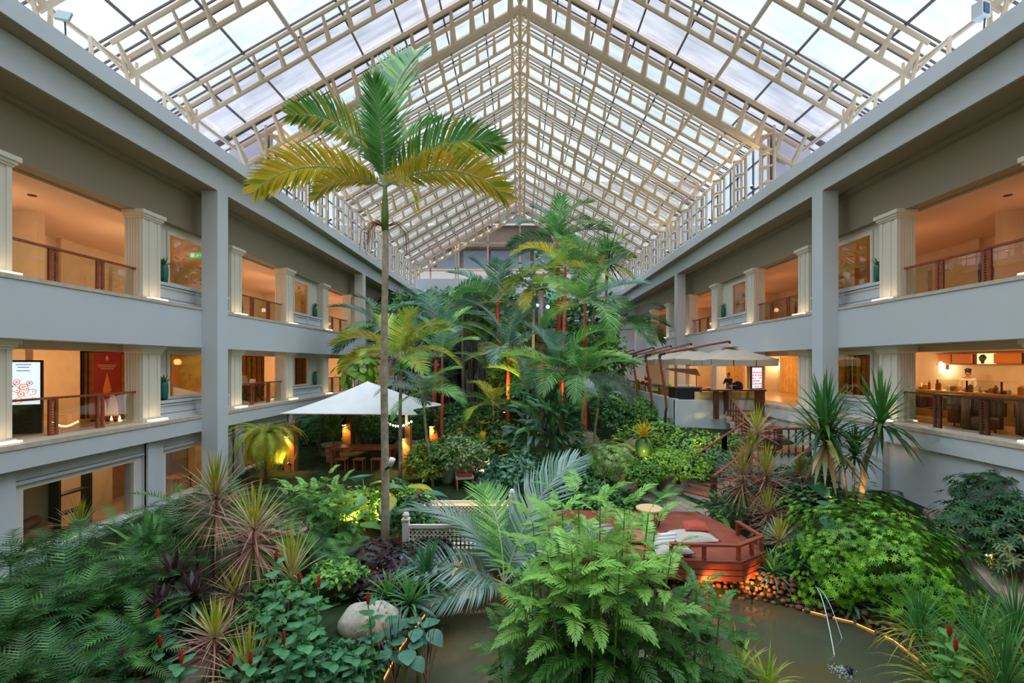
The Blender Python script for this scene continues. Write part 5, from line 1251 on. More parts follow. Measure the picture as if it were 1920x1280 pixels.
def costus(label, px, py, d, h, n=12, flower=True, col='teal', leaf=.22, lean=0):
    rnd = random.Random(int(px*3+py)); C = P(px, py, d); bx = C.x-lean; g = C.z-h; t = thing('red_ginger_plant', label, 'flowering plant', (bx, d, g)); top = Vector((lean, 0, h))
    mb = MB(); mb.tube([(0,0,-.3), (lean*.3,0,h*.5), top], [.014,.012,.009], 5); mb.build('stem', M['shaft'], t)
    mb = MB()
    for i in range(n):
        f = .12+.85*i/(n-1); p = Vector((lean*f*f, 0, h*f)); a = i*2.4
        mb.blade(p, (math.cos(a), math.sin(a), .35), (-math.sin(a), math.cos(a), 0), leaf*rnd.uniform(.85,1.15), leaf*.29, .8, 4, .15)
    mb.build('foliage', L[col], t)
    if flower:
        mb = MB(); mb.lathe([(.012,-.02),(.026,.02),(.03,.06),(.024,.12),(.012,.16),(.003,.18)], top, 8); mb.build('flower', L['flower'], t, True)
    return t
# ------------------------------------------------------------------ tall palms
PI = math.pi
# picture-plane directions: yaw 0 = right, PI = left, -PI/2 = towards the viewer
hero = palm('tall slender palm with half-yellow fronds standing left of centre, reaching the roof', 722, 348, 11.1, 255, 9, None, base_px=721, shaft_px=85, tr=.085, seed=3, spec=[
    (1.2, 1.60, 'hero', 1.42, 0), (2.95, 1.15, 'herot', 1.06, 0), (.10, .88, 'herotr', .97, 0), (-.1, .42, 'heroyr', .98, 0), (3.25, .48, 'heroy', .98, 0), (3.85, .15, 'heroy', .58, 0), (-.85, .02, 'heroyr', .6, 0), (-1.45, 1.3, 'hero', .72, 0), (.75, 1.35, 'hero', .8, 0)])
mb = MB(); rnd = random.Random(2); zt = Z(348,11.1)-hero.location.z
for i in range(16):
    a = rnd.uniform(2.4, 4.4) if i < 12 else rnd.uniform(-.6,.6); q = rnd.uniform(.4,.75); p0 = Vector((0,0,zt-1.0)); dv = Vector((math.cos(a),math.sin(a)*.6,0))
    mb.tube([p0, p0+dv*q*.5+Vector((0,0,.10)), p0+dv*q*.8+Vector((0,0,-.12)), p0+dv*q*.85+Vector((0,0,-.45-rnd.random()*.3))], [.014,.010,.008,.005], 4)
mb.build('dried_flower_stalks', M['brownbark'], hero)
t = thing('trunk_lamp', 'small white lamp head clamped to the slender palm trunk', 'lamp', P(733,866,10.9))
mb = MB(); mb.tube([(-.02,0,-.1),(.02,-.02,.02),(.05,-.03,.09)], [.05,.07,.075], 10); mb.build('head', M['white'], t, True); mb = MB(); mb.tube([(-.16,.12,-.2),(-.02,0,-.1)], .03, 6); mb.build('clamp', M['black'], t)
palm('dark green palm topping the centre group, fronds spread against the far roof', 1045, 452, 31, 105, 11, ('dark','green'), base_px=1052, shaft='redshaft', shaft_px=70, tr=.13, stem='redshaft', el=(1.45,.35))
palm('yellow-green palm with red stem just below the topmost palm of the centre group', 1060, 500, 28, 112, 11, ('gold','fresh','green'), base_px=1050, shaft='redshaft', shaft_px=75, tr=.11, stem='redshaft', el=(1.2,.0))
palm('blue-green palm with brown-red stem left of the lamp pole, in front of the gable', 933, 565, 31, 125, 10, ('teal','green','teal'), base_px=938, shaft='redshaft', shaft_px=45, tr=.12, stem='brownbark', el=(1.5,.05))
palm('green palm on a bright red stem at the right of the centre group', 1097, 568, 24, 118, 11, ('fresh','green','teal'), base_px=1096, shaft='redshaft', shaft_px=90, tr=.10, stem='redshaft', el=(1.25,.05))
palm('dark drooping palm against the right end wall', 1165, 600, 33, 100, 11, ('dark','dark','green'), base_px=1120, shaft_px=30, tr=.11, stem='brownbark', el=(.9,-.2))
palm('golden palm with short fronds beside the blue spotlights', 1000, 545, 29, 72, 8, ('gold','gold','fresh'), base_px=1000, shaft='shaft', shaft_px=40, tr=.10, el=(1.2,.0))
palm('blue-green palm on a red trunk in front of the waterfall', 953, 660, 25, 112, 11, ('teal','silver','teal'), base_px=951, shaft='redshaft', shaft_px=80, tr=.10, stem='redshaft', el=(1.4,.0))
palm('tall blue-green palm with broad upright fronds left of the waterfall', 818, 615, 27, 128, 9, ('teal','teal','green'), base_px=812, shaft='redshaft', shaft_px=60, tr=.12, stem='redshaft', el=(1.45,.3))
palm('green palm on the right of a pair of red stems behind the canopy', 829, 668, 22, 105, 10, ('fresh','teal','green'), base_px=829, shaft='redshaft', shaft_px=70, tr=.07, stem='redshaft', el=(1.45,.1))
palm('golden-green palm with brown trunk left of the red-stemmed pair', 752, 668, 19, 122, 11, ('gold','green','gold'), base_px=750, shaft_px=25, tr=.07, stem='bark', el=(1.35,.1))
palm('dark palm behind the golden-green one at the left column', 716, 612, 26, 100, 10, ('dark','green','teal'), base_px=716, shaft_px=25, tr=.09, el=(1.2,.0))
palm('silvery palm with arching fronds above the glazed jar', 790, 735, 18, 95, 8, ('fresh','silver','green'), base_px=812, shaft_px=25, tr=.05, stem='bark', el=(1.1,.0))
palm('light green palm in front of the lamp pole', 1050, 700, 19, 125, 10, ('fresh','teal','fresh'), base_px=1066, shaft='redshaft', shaft_px=75, tr=.05, stem='redshaft', el=(1.4,.05))
palm('second light green palm right of the pole, on a slim green trunk', 1092, 705, 18, 118, 10, ('fresh','silver','green'), base_px=1090, shaft_px=40, tr=.06, stem='shaft', el=(1.35,.05))
palm('grey-green palm leaning over the terrace wall', 1122, 745, 21, 74, 9, ('silver','teal','fresh'), base_px=1110, shaft_px=20, tr=.06, el=(1.3,.1))
palm('yellow-green young palm lit from below by the red trunk', 925, 758, 22, 78, 9, ('gold','fresh'), base_px=925, shaft_px=10, tr=.05, el=(1.3,.1))
palm('young green palm behind the yellow-lit one, right of the waterfall', 990, 720, 24, 85, 9, ('green','gold','fresh'), base_px=990, shaft_px=15, tr=.06, el=(1.35,.1))
palm('feathery dark palm at the top left of the hill', 868, 575, 34, 75, 9, ('dark','green'), base_px=868, shaft_px=10, tr=.1, el=(1.3,.1))
palm('green palm behind the red-stemmed palm, at the far right of the hill', 1120, 500, 34, 88, 10, ('green','dark','gold'), base_px=1100, shaft_px=30, tr=.11, el=(1.3,.0))
palm('small green palm between the lamp pole and the topmost palm', 975, 600, 33, 85, 10, ('green','teal','dark'), base_px=975, shaft_px=15, tr=.1, el=(1.3,.0))
palm('silvery blue palm arching over the white footbridge', 945, 1092, 10.4, 262, 9, None, base_px=930, shaft='redshaft', shaft_px=75, tr=.05, stem='redshaft', seed=5, spec=[
    (2.75, 1.15, 'silver', .98), (.35, 1.28, 'silver', 1.08), (-.35, .95, 'silver', .85), (3.4, .55, 'silver', .85), (1.7, 1.25, 'fresh', .95), (2.2, .9, 'green', .85), (-2.4, .35, 'silver', .6), (-1.2, .3, 'fresh', .6), (.9, 1.0, 'fresh', .8)])
rosette('spiky dark dracaena head beside the far right roof posts', 1140, 488, 33, 62, 'yuccad', (1130,), .09, name='dracaena')
rosette('broad dark-leaved dracaena head left of the blue spotlights', 905, 595, 33, 50, 'yuccad', (905,), .08, name='dracaena')
# ------------------------------------------------------------------ hill planting
hl = [(840,585,38,70,42,'broad',('mid','dark'),.45), (760,620,36,60,60,'broad',('dark','mid'),.5), (905,572,41,60,36,'fine',('mid','gold'),.6), (1010,560,40,90,70,'broad',('dark','mid','teal'),.55), (880,605,36,55,35,'broad',('mid','gold'),.4),
      (1100,620,36,60,70,'broad',('dark','mid'),.5), (800,690,32,55,65,'broad',('dark','teal'),.45), (980,650,34,60,55,'broad',('mid','gold','fresh'),.4), (1060,660,32,60,60,'broad',('mid','dark'),.42), (745,590,40,40,40,'broad',('dark','mid'),.5),
      (960,700,30,40,50,'fine',('gold','fresh'),.5), (1130,680,30,45,45,'broad',('mid','fresh'),.36), (985,745,29,30,40,'fine',('dark','mid'),.5)]
hn = ['broad-leaved bush crowning the left of the hill','dark bush below the cornice at the left of the hill','feathery bush above the waterfall','large dark bush behind the blue spotlights','yellowish bush hanging over the waterfall lip','dark bush below the end wall on the right','dark bush left of the waterfall foot','yellow-green bush right of the waterfall','mid green bush behind the lamp pole','dark bush at the far left corner under the gable','golden feathery bush beside the red trunk','fresh bush between palms and terrace','ferny dark bush right of the red trunk']
for (px,py,d,hw,hh,k,ms,lf), lb in zip(hl, hn): shrub(lb, px, py, d, hw, hh, k, ms, lf, 420, low=-.7, lumps=.3)
# ------------------------------------------------------------------ middle ground beds
sl = [(1190,768,27,62,22,('fresh','mid'),.20,'hedge of light leaves along the far foot of the terrace wall'),
 (1150,775,25,40,40,('dark','mid'),.2,'dark hedge behind the slim palm trunk'),
 (1230,816,23,75,28,('fresh','mid','lime'),.17,'bright green hedge below the terrace corner'),
 (1310,848,20.5,90,36,('lime','fresh','mid'),.15,'yellow-green hedge in front of the bar'),
 (1390,848,20.5,60,34,('mid','fresh'),.15,'mid green hedge beside the stair railing'),
 (1265,872,17.8,70,30,('fresh','lime'),.13,'low fresh green cover around the green vase'),
 (1208,890,17.0,34,26,('fresh','mid'),.12,'small fresh shrub hiding the foot of the green vase'),
 (1340,885,18,50,40,('dark','teal'),.15,'blue-green bush behind the stair posts'),
 (1145,868,19,62,45,('cream','fresh'),.16,'cream variegated bush left of the stone path'),
 (1120,945,15.5,60,42,('dark','mid'),.18,'dark leafy bush at the left edge of the stone path'),
 (870,790,25,70,36,('mid','dark'),.22,'green shrub behind the canopy right corner'),
 (905,815,22,60,36,('dark','mid','gold'),.2,'shrub with yellow flecks left of the big dracaena'),
 (860,850,18.5,55,35,('mid','cream'),.16,'speckled shrub beside the garden chairs'),
 (965,900,15.5,70,45,('dark','teal'),.2,'blue-green shrub below the big dracaena'),
 (800,870,18.5,40,45,('fresh','gold'),.16,'golden green shrub beside the canopy front right post'),
 (690,800,26,60,40,('mid','fresh'),.2,'light leafy bush behind the long table'),
 (610,810,27,50,50,('dark','mid'),.22,'dark shrub at the back left of the canopy'),
 (560,830,26,40,50,('dark','deep'),.22,'very dark shrub under the canopy by the wall'),
 (770,790,27,45,45,('dark','mid'),.22,'dark shrub behind the string of bulbs'),
 (740,955,14.2,60,45,('mid','gold','fresh'),.14,'yellow-lit leafy shrub around the slender palm trunk'),
 (660,960,13.2,50,42,('fresh','gold','mid'),.13,'yellow-lit shrub left of the slender palm'),
 (770,975,13.0,42,40,('dark','mid'),.16,'dark shrub left of the footbridge post'),
 (1060,905,16.5,55,40,('dark','mid'),.2,'dark shrub between palm and variegated bush'),
 (1390,955,14.2,62,42,('dark','mid'),.26,'dark deeply cut philodendron behind the deck cushions'),
 (1470,930,14.5,50,45,('dark','teal'),.22,'dark shrub under the pink cordylines'),
 (1520,905,16,35,40,('mid','dark'),.2,'dark shrub at the foot of the right column')]
for px,py,d,hw,hh,ms,lf,lb in sl: shrub(lb, px, py, d, hw, hh, 'long' if 'philodendron' in lb else ('whorl' if 'cream' in lb else 'leafy'), ms, lf, (330 if 'philodendron' in lb else 560) if 'cream' in lb or 'philodendron' in lb else int(lf**-.7*(330 if hw > 50 else 230)), name='philodendron' if 'philodendron' in lb else ('hedge' if 'hedge' in lb else 'shrub'))
shrub('broad dark dracaena bush with drooping leaves in the centre of the garden', 1022, 810, 17.5, 62, 72, 'long', ('dark','palm','teal'), .62, 330, name='dracaena_bush', low=-.8)
shrub('lime green big-leaved climber at the left of the canopy top', 672, 692, 24.5, 38, 42, 'round', ('lime','fresh'), .42, 130, name='climber', cat='climber', low=-.9)
fern('long yellow-lit fern hanging by the left canopy post', 498, 812, 19.2, 88, 98, 'hang', el=(.8,-.7), name='hanging_fern')
fern('green fern hanging left of the long table', 600, 788, 24.0, 62, 20, 'fern', el=(.6,-.3), name='hanging_fern')
rosette('upright lit plant in the pale bowl under the canopy', 626, 800, 22.2, 45, 'nest', (626,), .03, name='potted_plant', z=2.2)
pot('plant_bowl', 'wide pale bowl holding the lit plant under the canopy', (X(624,22.2), 22.2, 1.42), [(.25,0),(.5,.18),(.56,.3),(.5,.3)], M['greycloth'], 'pot')
pot('pot_plinth', 'stone plinth under the wide pale bowl', (X(624,22.2), 22.2, .75), [(.3,-.1),(.3,.62),(.34,.67)], M['stone'], 'plinth')
for px,py,d,R,n,k,lb in ((690,905,13.8,72,6,'ear','blue-green elephant ear with the largest leaves behind the slender palm'), (745,905,13.4,70,5,'eargold','golden-lit elephant ear right of the slender palm'), (660,985,12.6,60,5,'earg','green elephant ear left of the slender palm base'),
   (770,940,14.6,70,5,'ear','blue-green elephant ear behind the footbridge post'), (890,830,21,75,6,'olive','olive big-leaved plant behind the garden chairs'), (925,900,16,75,6,'paddle','upright fresh paddle-leaved plant behind the footbridge'), (985,870,17.5,60,5,'earg','green broad-leaved plant below the big dark dracaena bush'),
   (1480,925,14.8,62,5,'ear','blue-green elephant ear beside the white column'), (1510,985,12.8,70,5,'ear','dark blue elephant ear above the bright round bush'), (1560,960,14.6,52,5,'calm','dark paddle-leaved plant at the wall by the dracaenas'), (1655,925,14.5,50,6,'calm','dark paddle-leaved plant right of the crooked dracaena trunk'),
   (1020,975,13.0,60,6,'calm','dark paddle plant right of the blue palm'), (1130,985,12.6,60,6,'calm','dark paddle plant behind the red deck'), (1330,985,14.6,50,6,'paddle','paddle-leaved plant at the back edge of the deck')):
    broad(lb, px, py, d, R, n, k)
# bromeliad vase
vz = pot('garden_vase', 'tall green glazed vase with yellow bromeliad among the hedges', (X(1206,17.8), 17.8, Z(857,17.8)), [(.16,0),(.24,.05),(.31,.35),(.31,.55),(.23,.72),(.19,.76)], M['greenglaze'], 'vase')
pot('vase_plinth', 'dark stone block under the green glazed vase', (X(1206,17.8), 17.8, gz(X(1206,17.8),17.8)-.1), [(.2,0),(.2,Z(857,17.8)-gz(X(1206,17.8),17.8)+.1)], M['darkrock'], 'plinth')
t = rosette('yellow bromeliad growing in the green glazed vase', 1206, 818, 17.8, 34, 'brom', (1206, 824), .02, name='bromeliad')
rosette('small yellow bromeliad in the shrubs left of the big dracaena', 905, 822, 20, 16, 'brom', (905,), .02, name='bromeliad')
# cordylines and dracaenas on the right
for px,py,d,R,b,sk,lb in ((1420,808,14.6,58,(1425,),None,'greenish cordyline head highest of the right group'), (1392,885,13.9,60,(1400,),'cordp','pink cordyline with pale skirt left in the right group'), (1437,888,13.6,66,(1440,),'cordp','pink cordyline in the middle of the right group'), (1440,958,12.9,55,(1442,),'cordp','pink cordyline low over the deck corner'), (1462,1010,11.6,50,(1465,),None,'small pale cordyline beside the deck rail end'), (1408,845,14.2,48,(1410,),None,'straw coloured cordyline behind the stair rail'), (1500,885,14.2,45,(1500,),'cordp','brown tipped cordyline by the white column')):
    rosette(lb, px, py, d, R, 'cord', b, .025, name='cordyline', skirt=sk)
rosette('left of three dracaena trees before the right wall, with straw underleaves', 1547, 790, 14.0, 100, 'drac', (1590,942), .04, 'bark', 'dracaena', skirt='drac2')
rosette('tallest right-hand dracaena tree with a crooked lit trunk', 1652, 788, 13.6, 100, 'drac', (1612,946), .07, 'bark', 'dracaena')
rosette('smallest dracaena tree between the two bigger ones', 1603, 850, 13.8, 62, 'drac', (1600,942), .03, 'bark', 'dracaena')
# bright bushes on the right
for i,(px,py,d,hw,hh,n) in enumerate(((1600,1010,11.0,115,75,520), (1690,1080,10.2,120,100,560), (1560,1090,10.6,70,75,300), (1745,1150,9.6,70,60,240))):
    shrub(('bright green umbrella-leaved bush below the dracaenas','largest bright umbrella-leaved bush right of the fountain','bright umbrella-leaved bush hanging over the fountain spout','bright umbrella-leaved bush at the right end of the pond rim')[i], px, py, d, hw, hh, 'whorl', ('umb','umb','umb2'), .085, int(n*2.3), name='umbrella_bush', lumps=.5, low=-.4)
for i,(px,py,d,hw,hh,n,ms) in enumerate(((1865,935,11.6,70,50,300,('deep','dark')), (1830,1000,11.2,80,60,330,('deep','dark')), (1905,1035,10.2,45,50,220,('dark','cream')), (1900,985,10.6,50,60,220,('deep','dark')))):
    shrub(('dark umbrella-leaved bush against the grey right wall','dark umbrella-leaved bush left of the lit path','speckled umbrella bush above the lit path','dark umbrella-leaved bush at the right picture edge')[i], px, py, d, hw, hh, 'whorl', ms, .16, n, name='umbrella_bush', lumps=.3, low=-.6)
for px,py,d,R,k,lb in ((1500,1070,11.2,75,'strapdark','dark strap-leaved clump left of the fountain'), (1555,1095,10.7,70,'strapdark','dark strap-leaved clump behind the fountain spout'), (1450,1075,11.0,50,'strapmid','strap-leaved clump at the deck stone wall end'),(1600,1130,10.1,60,'strapdark','dark strap-leaved clump under the bright bush by the pond'),
    (800,1085,9.9,78,'strapdark','dark strap-leaved clump on the stream bank by the purple bed'), (770,1130,9.2,62,'strapmid','mid green strap clump above the round pad leaves'), (730,1120,9.4,60,'strapmid','mid green strap clump beside the pale boulder'), (700,1170,8.7,55,'strapmid','strap-leaved clump in front of the pale boulder')):
    rosette(lb, px, py, d, R, k, None, .03, name='strap_plant')
gl = [(1725,1190,8.4,110,'grass'),(1830,1235,7.6,130,'grass'),(1905,1195,7.8,125,'grass'),(1770,1290,7.2,130,'grass'),(1885,1290,6.8,150,'grass'),(1385,1275,7.3,95,'grassl'),(1440,1290,7.0,80,'grassl')]
for i,(px,py,d,R,k) in enumerate(gl): rosette(('long arching grass clump below the bright bush','long arching grass clump in the lower right bed','tall grass clump at the right picture edge','grass clump behind the red-flowered plant on the right','grass clump in the lower right corner','yellow-green blade clump at the pond front','smaller yellow-green blade clump beside the first one')[i], px, py, d, R, k, None, .02, name='grass_clump', cat='grass')
rosette('thin red-brown reeds rising from the stream bottom', 800, 1275, 7.6, 120, 'reed', None, .02, name='reed_clump', cat='reeds')
rosette('thin dark reeds beside the round pad leaves', 740, 1270, 7.8, 140, 'reed', None, .02, name='reed_clump', cat='reeds')
# ------------------------------------------------------------------ big foreground bush
bush('large feathery light green bush in the front centre, hiding the pond', 1110, 872, 1280, 7.0, 250, 30, 14, 'fresh', leafR=.84)
bush('feathery bush low on the right of the big front bush', 1290, 1035, 1280, 7.2, 120, 9, 12, 'mid', leafR=.85)
bush('feathery bush low on the left of the big front bush', 985, 1060, 1280, 7.0, 110, 7, 11, 'mid', leafR=.7)
bush('feathery mid green bush left of the slender palm', 585, 868, 1050, 12.2, 105, 12, 9, 'mix', leafR=.75)
bush('feathery mid green bush in front of the canopy', 640, 895, 1050, 11.6, 75, 8, 9, 'mix', leafR=.65)
bush('feathery green bush by the ground floor pillar on the left', 515, 930, 1060, 10.8, 60, 7, 9, 'mid', leafR=.7)
# purple bed
for i,(px,py,d,hw,hh) in enumerate(((700,1045,10.9,60,32),(760,1060,10.5,62,38),(810,1040,11.0,45,30),(720,1100,9.9,55,30))):
    shrub(('dark purple round-leaved cover around the orange spotlight','dark purple round-leaved cover at the slender palm foot','dark purple round-leaved cover beside the footbridge','dark purple round-leaved cover behind the pale boulder')[i], px, py, d, hw, hh, 'round', ('purple','burg','purple'), .095, 800, name='purple_cover', lumps=.15, low=0)
for i,(px,py,d,R) in enumerate(((745,1180,8.2,40),(785,1172,8.0,44),(715,1215,7.8,38),(760,1220,7.6,40))): broad(('round blue-green pad leaf plant left at the stream','largest round blue-green pad leaf plant at the stream','small pad leaf plant below the strap clump','pad leaf plant standing in the stream edge')[i], px, py, d, R, 6, 'pad', 'pad_leaf_plant', el=(.1,.7))
for i,(px,py,d,hw,hh,ms) in enumerate(((540,1205,8.0,55,35,('mid','ging')), (520,1140,8.2,70,45,('dark','mid')), (590,1265,7.0,90,40,('dark','ging')), (470,1200,7.6,60,40,('dark','mid')), (350,1185,7.9,50,35,('dark','burg')), (660,1255,7.3,50,30,('mid','dark')), (630,1080,9.8,50,25,('mid','fresh')), (860,1010,13.2,40,30,('mid','cream')))):
    shrub(('low leafy cover before the pale boulder','dark low cover below the pink cordylines','low leafy cover in the front row of ginger plants','dark low cover beside the straw clump','low dark cover at the head of the small path','low leafy cover at the stream corner','light leafy cover behind the pale boulder','speckled low cover at the footbridge post')[i], px, py, d, hw, hh, 'leafy', ms, .13, 420, name='ground_cover', low=-.1)
# ------------------------------------------------------------------ left foreground
for px,py,d,R,b,sk,lb in ((405,925,9.4,88,(415,),'cordp','tall pink cordyline before the left column'), (476,985,8.6,92,(470,),'cordp','pinkest cordyline with a thick skirt left of the red flowers'), (150,990,10.6,62,(152,),None,'pale cordyline before the left ground floor window'), (402,1190,7.2,80,(402,),'cordp','low pink cordyline beside the small path'), (440,1110,8.2,60,(440,),'cordp','pink cordyline skirt between the two taller ones')):
    rosette(lb, px, py, d, R, 'cord', b, .022, name='cordyline', skirt=sk)
for px,py,d,R,lb in ((465,1270,6.9,105,'straw coloured blade clump at the bottom left of the red flowers'), (545,1075,8.4,95,'straw coloured blade clump behind the red flowers')): rosette(lb, px, py, d, R, 'strawclump', None, .02, name='blade_clump')
rosette('upright nest fern with broad blades before the ground floor pillar', 275, 1040, 9.6, 85, 'nest', None, .02, name='nest_fern', cat='fern')
for px,py,d,R,lb in ((325,1085,8.4,62,'burgundy rosette plant left of the pink cordylines'), (362,1120,8.0,60,'second burgundy rosette plant nearer the small path'), (300,1140,7.8,55,'dark burgundy rosette plant at the head of the small path')): rosette(lb, px, py, d, R, 'burg', None, .02, name='burgundy_plant')
for px,py,d,R,lb in ((210,1070,8.6,60,'cream-leaved plant among the left ferns'), (178,1215,7.2,70,'cream-leaved plant near the lower left path'), (190,1265,6.8,65,'lowest cream-leaved plant at the bottom left')): broad(lb, px, py, d, R, 8, 'cream', 'cream_leaf_plant', el=(.0,.9))
fl = [(40,1120,8.2),(120,1100,8.4),(60,1200,7.2),(150,1170,7.6),(230,1140,8.0),(90,1260,6.6),(230,1240,6.9),(255,1080,8.8),(150,1045,9.2),(220,1005,10.2),(330,1000,10.2),(20,1060,9.2),(20,1180,7.0),(140,1285,6.3),(30,1275,6.3),(300,1020,9.6),(370,1030,9.6),(90,1040,9.6),(260,1185,7.4),(300,1080,8.6),(200,1120,8.0),(100,1150,7.6),(340,960,11.2),(450,955,11),(400,990,10.4)]
for i,(px,py,d) in enumerate(fl): fern('dark green fern in the thick bed of the lower left', px, py, d, 120 if py > 1080 else 98, 15, 'deepfern' if (i % 3) or px < 120 else 'fern', grp='ferns in the lower left bed')
fm = [(850,985,13.5),(1060,1010,12.0),(1240,945,15),(1480,1030,12),(590,1040,10.6),(640,1060,10.2),(620,1010,11.4)]
for i,(px,py,d) in enumerate(fm): fern(('fern behind the footbridge left post','fern right of the blue palm','small fern beside the stone path','fern at the deck rail end','fern below the feathery bush on the left','fern left of the purple bed','fern behind the orange spotlight')[i], px, py, d, 70, 16, 'fern')
cs = [(518,1050,7.4,1.5),(562,1090,7.2,1.3),(598,1098,7.0,1.4),(642,1105,9.6,.8),(690,1130,7.3,1.0),(296,1160,7.4,.9),(300,1212,6.9,.9),(532,1205,6.5,.9),(433,1245,6.6,.7),(470,1242,6.6,.6),(580,1195,6.6,1.0),(625,1235,6.7,.7),(560,1150,6.9,1.1),(500,1140,7.0,1.1),(232,1235,6.8,.6),(668,1225,6.8,.7),(340,1240,6.6,.7),(1780,1190,6.8,1.0),(1792,1218,6.6,.8)]
cl = ['tallest red-tipped ginger plant before the cordyline','second tallest red-tipped ginger plant','red-tipped ginger plant before the pale boulder','red-tipped ginger plant right of the pale boulder','rightmost red-tipped ginger plant of the left group','red-tipped ginger plant at the head of the small path','red-tipped ginger plant on the small path','low red-tipped ginger plant in the front row','low red-tipped ginger plant beside the straw clump','small red-tipped ginger plant beside the straw clump','leafy ginger plant in the middle of the group','leafy ginger plant near the stream','leafy ginger plant behind the front row','leafy ginger plant left in the group','small ginger plant left of the small path','leafy ginger plant by the pad leaves','small ginger plant right of the small path','taller red-tipped ginger plant in the right grass','shorter red-tipped ginger plant in the right grass']
for (px,py,d,h),lb in zip(cs, cl): costus(lb, px, py, d, h, 12, not lb.startswith('leafy'), 'ging' if px < 1000 else 'mid', .245, .08*math.sin(px))
# ------------------------------------------------------------------ garden spotlights
def uplamp(label, loc, to, e, c=(1,.62,.2), ang=75):
    t = thing('garden_spotlight', label, 'light', loc); dv = (Vector(to)-Vector(loc)).normalized(); mb = MB(); mb.tube([Vector((0,0,0)), dv*.14], [.045,.055], 10); mb.build('housing', M['black'], t)
    mb = MB(); mb.tube([dv*.14, dv*.15], .045, 10); mb.build('lens', M['bulb'], t); mb = MB(); mb.tube([(0,0,-.3),(0,0,0)], .012, 5); mb.build('spike', M['black'], t)
    spot('spotlight_beam', Vector(loc)+dv*.2, to, e, c, ang, .04)
def gp(px, d, up=.25): x = X(px, d); return Vector((x, d, gz(x, d)+up))
uplamp('yellow spotlight shining on the green glazed vase', P(1213,868,17.0), P(1208,842,17.7), 25, (1,.72,.15), 80)
uplamp('small spotlight lighting the golden elephant ear', P(708,985,12.6), P(728,920,13.4), 130, (1,.68,.12), 95)
uplamp('orange spotlight glowing in the dark purple bed', P(684,1060,10.4), P(690,1050,11.2), 45, (1,.30,.08), 100)
uplamp('spotlight at the foot of the red trunk by the waterfall', P(945,778,24.0), P(950,690,25), 700, (1,.62,.10), 85)
uplamp('spotlight behind the footbridge', gp(795,15), P(800,880,16.5), 60, (1,.66,.2))
uplamp('spotlight under the crooked dracaena trunk', P(1605,952,13.1), P(1622,915,13.45), 26, (1,.45,.14), 42)
uplamp('spotlight at the wall foot left of the dracaenas', P(1553,940,13.4), P(1575,880,14), 20, (1,.6,.3))
uplamp('spotlight lighting the path at the right edge', P(1850,1035,10.6), P(1880,1085,9.6), 22, (1,.48,.14), 90)
uplamp('spotlight under the terrace hedge', gp(1290,19.2), P(1320,830,20), 150, (1,.75,.25))
uplamp('spotlight inside the hanging yellow fern', P(545,872,18.6), P(500,830,19.2), 55, (1,.72,.12), 90)
uplamp('spotlight at the red stems below the lamp pole', gp(1060,26), P(1060,560,28), 1100, (1,.66,.15), 65)
uplamp('spotlight lighting the shrub before the canopy', P(655,985,12.2), P(668,930,13.6), 110, (1,.70,.12), 95)
uplamp('spotlight in front of the stream bank, low on the left', P(690,1235,7.7), P(680,1260,7.6), 8, (1,.4,.1), 120)
uplamp('spotlight washing the stones below the deck', P(1330,1112,10.4), P(1340,1085,11.0), 26, (1,.36,.07), 140)
uplamp('spotlight washing the stone wall by the deck corner', P(1410,1108,10.5), P(1420,1075,11.2), 26, (1,.36,.07), 140)
uplamp('spotlight beside the footbridge lattice', P(870,1085,11.6), P(880,1010,13), 30, (1,.6,.25), 110)
point('blue_spot_glow', P(1008,572,26.2), 14, (.2,.45,1), .1); point('blue_spot_glow', P(1027,575,26.2), 20, (.2,.45,1), .1)
point('bar_lamp', (11.2, 25, 5.7), 60, (1,.62,.28))
for y in (27, 31, 35): 
    point('terrace_lamp', (13.3, y, 5.6), 45, (1,.60,.25))
uplamp('spotlight under the shrubs left of the big dracaena', gp(915,18.5), P(900,810,21), 110, (1,.72,.2), 95)
uplamp('spotlight behind the cream variegated bush', gp(1175,18.2), P(1190,860,19), 60, (1,.72,.2), 95)
for s in (-1, 1):
    for k, y in enumerate((21.5, 26.3, 33.8)):
        t = thing('roof_lamp', 'warm lamp on the %s clerestory post, %s from the near end' % (SN[s], ORD[k]), 'lamp', (s*10.95, y, 13.9)); mb = MB(); mb.tube([(s*.18,0,-.05),(0,0,0),(-s*.02,0,.1)], [.03,.06,.075], 8); mb.build('housing', M['bars'], t); mb = MB(); mb.tube([(-s*.02,0,.1),(-s*.021,0,.11)], .07, 10); mb.build('lens', M['bulb'], t)
        spot('roof_lamp_beam', (s*10.9, y, 14.06), (s*10.0, y+.3, 17.2), 90, (1,.68,.34), 110, .05)
# ------------------------------------------------------------------ people
def skin_body(name, verts, edges, radii, mats, parent, sub=2):
    me = bpy.data.meshes.new(name); me.from_pydata(verts, edges, []); o = bpy.data.objects.new(name, me); COL.objects.link(o)
    m = o.modifiers.new('skin', 'SKIN'); m.use_smooth_shade = True
    for i, r in enumerate(radii): me.skin_vertices[0].data[i].radius = r if isinstance(r, tuple) else (r, r)
    me.skin_vertices[0].data[0].use_root = True
    if sub: s = o.modifiers.new('sub', 'SUBSURF'); s.levels = sub; s.render_levels = sub
    bpy.context.view_layer.update()
    dg = bpy.context.evaluated_depsgraph_get(); nm = bpy.data.meshes.new_from_object(o.evaluated_get(dg)); nm.materials.clear(); nm.materials.append(mats)
    for p in nm.polygons: p.use_smooth = True
    bpy.data.objects.remove(o); o2 = bpy.data.objects.new(name, nm); COL.objects.link(o2); o2.parent = parent; return o2
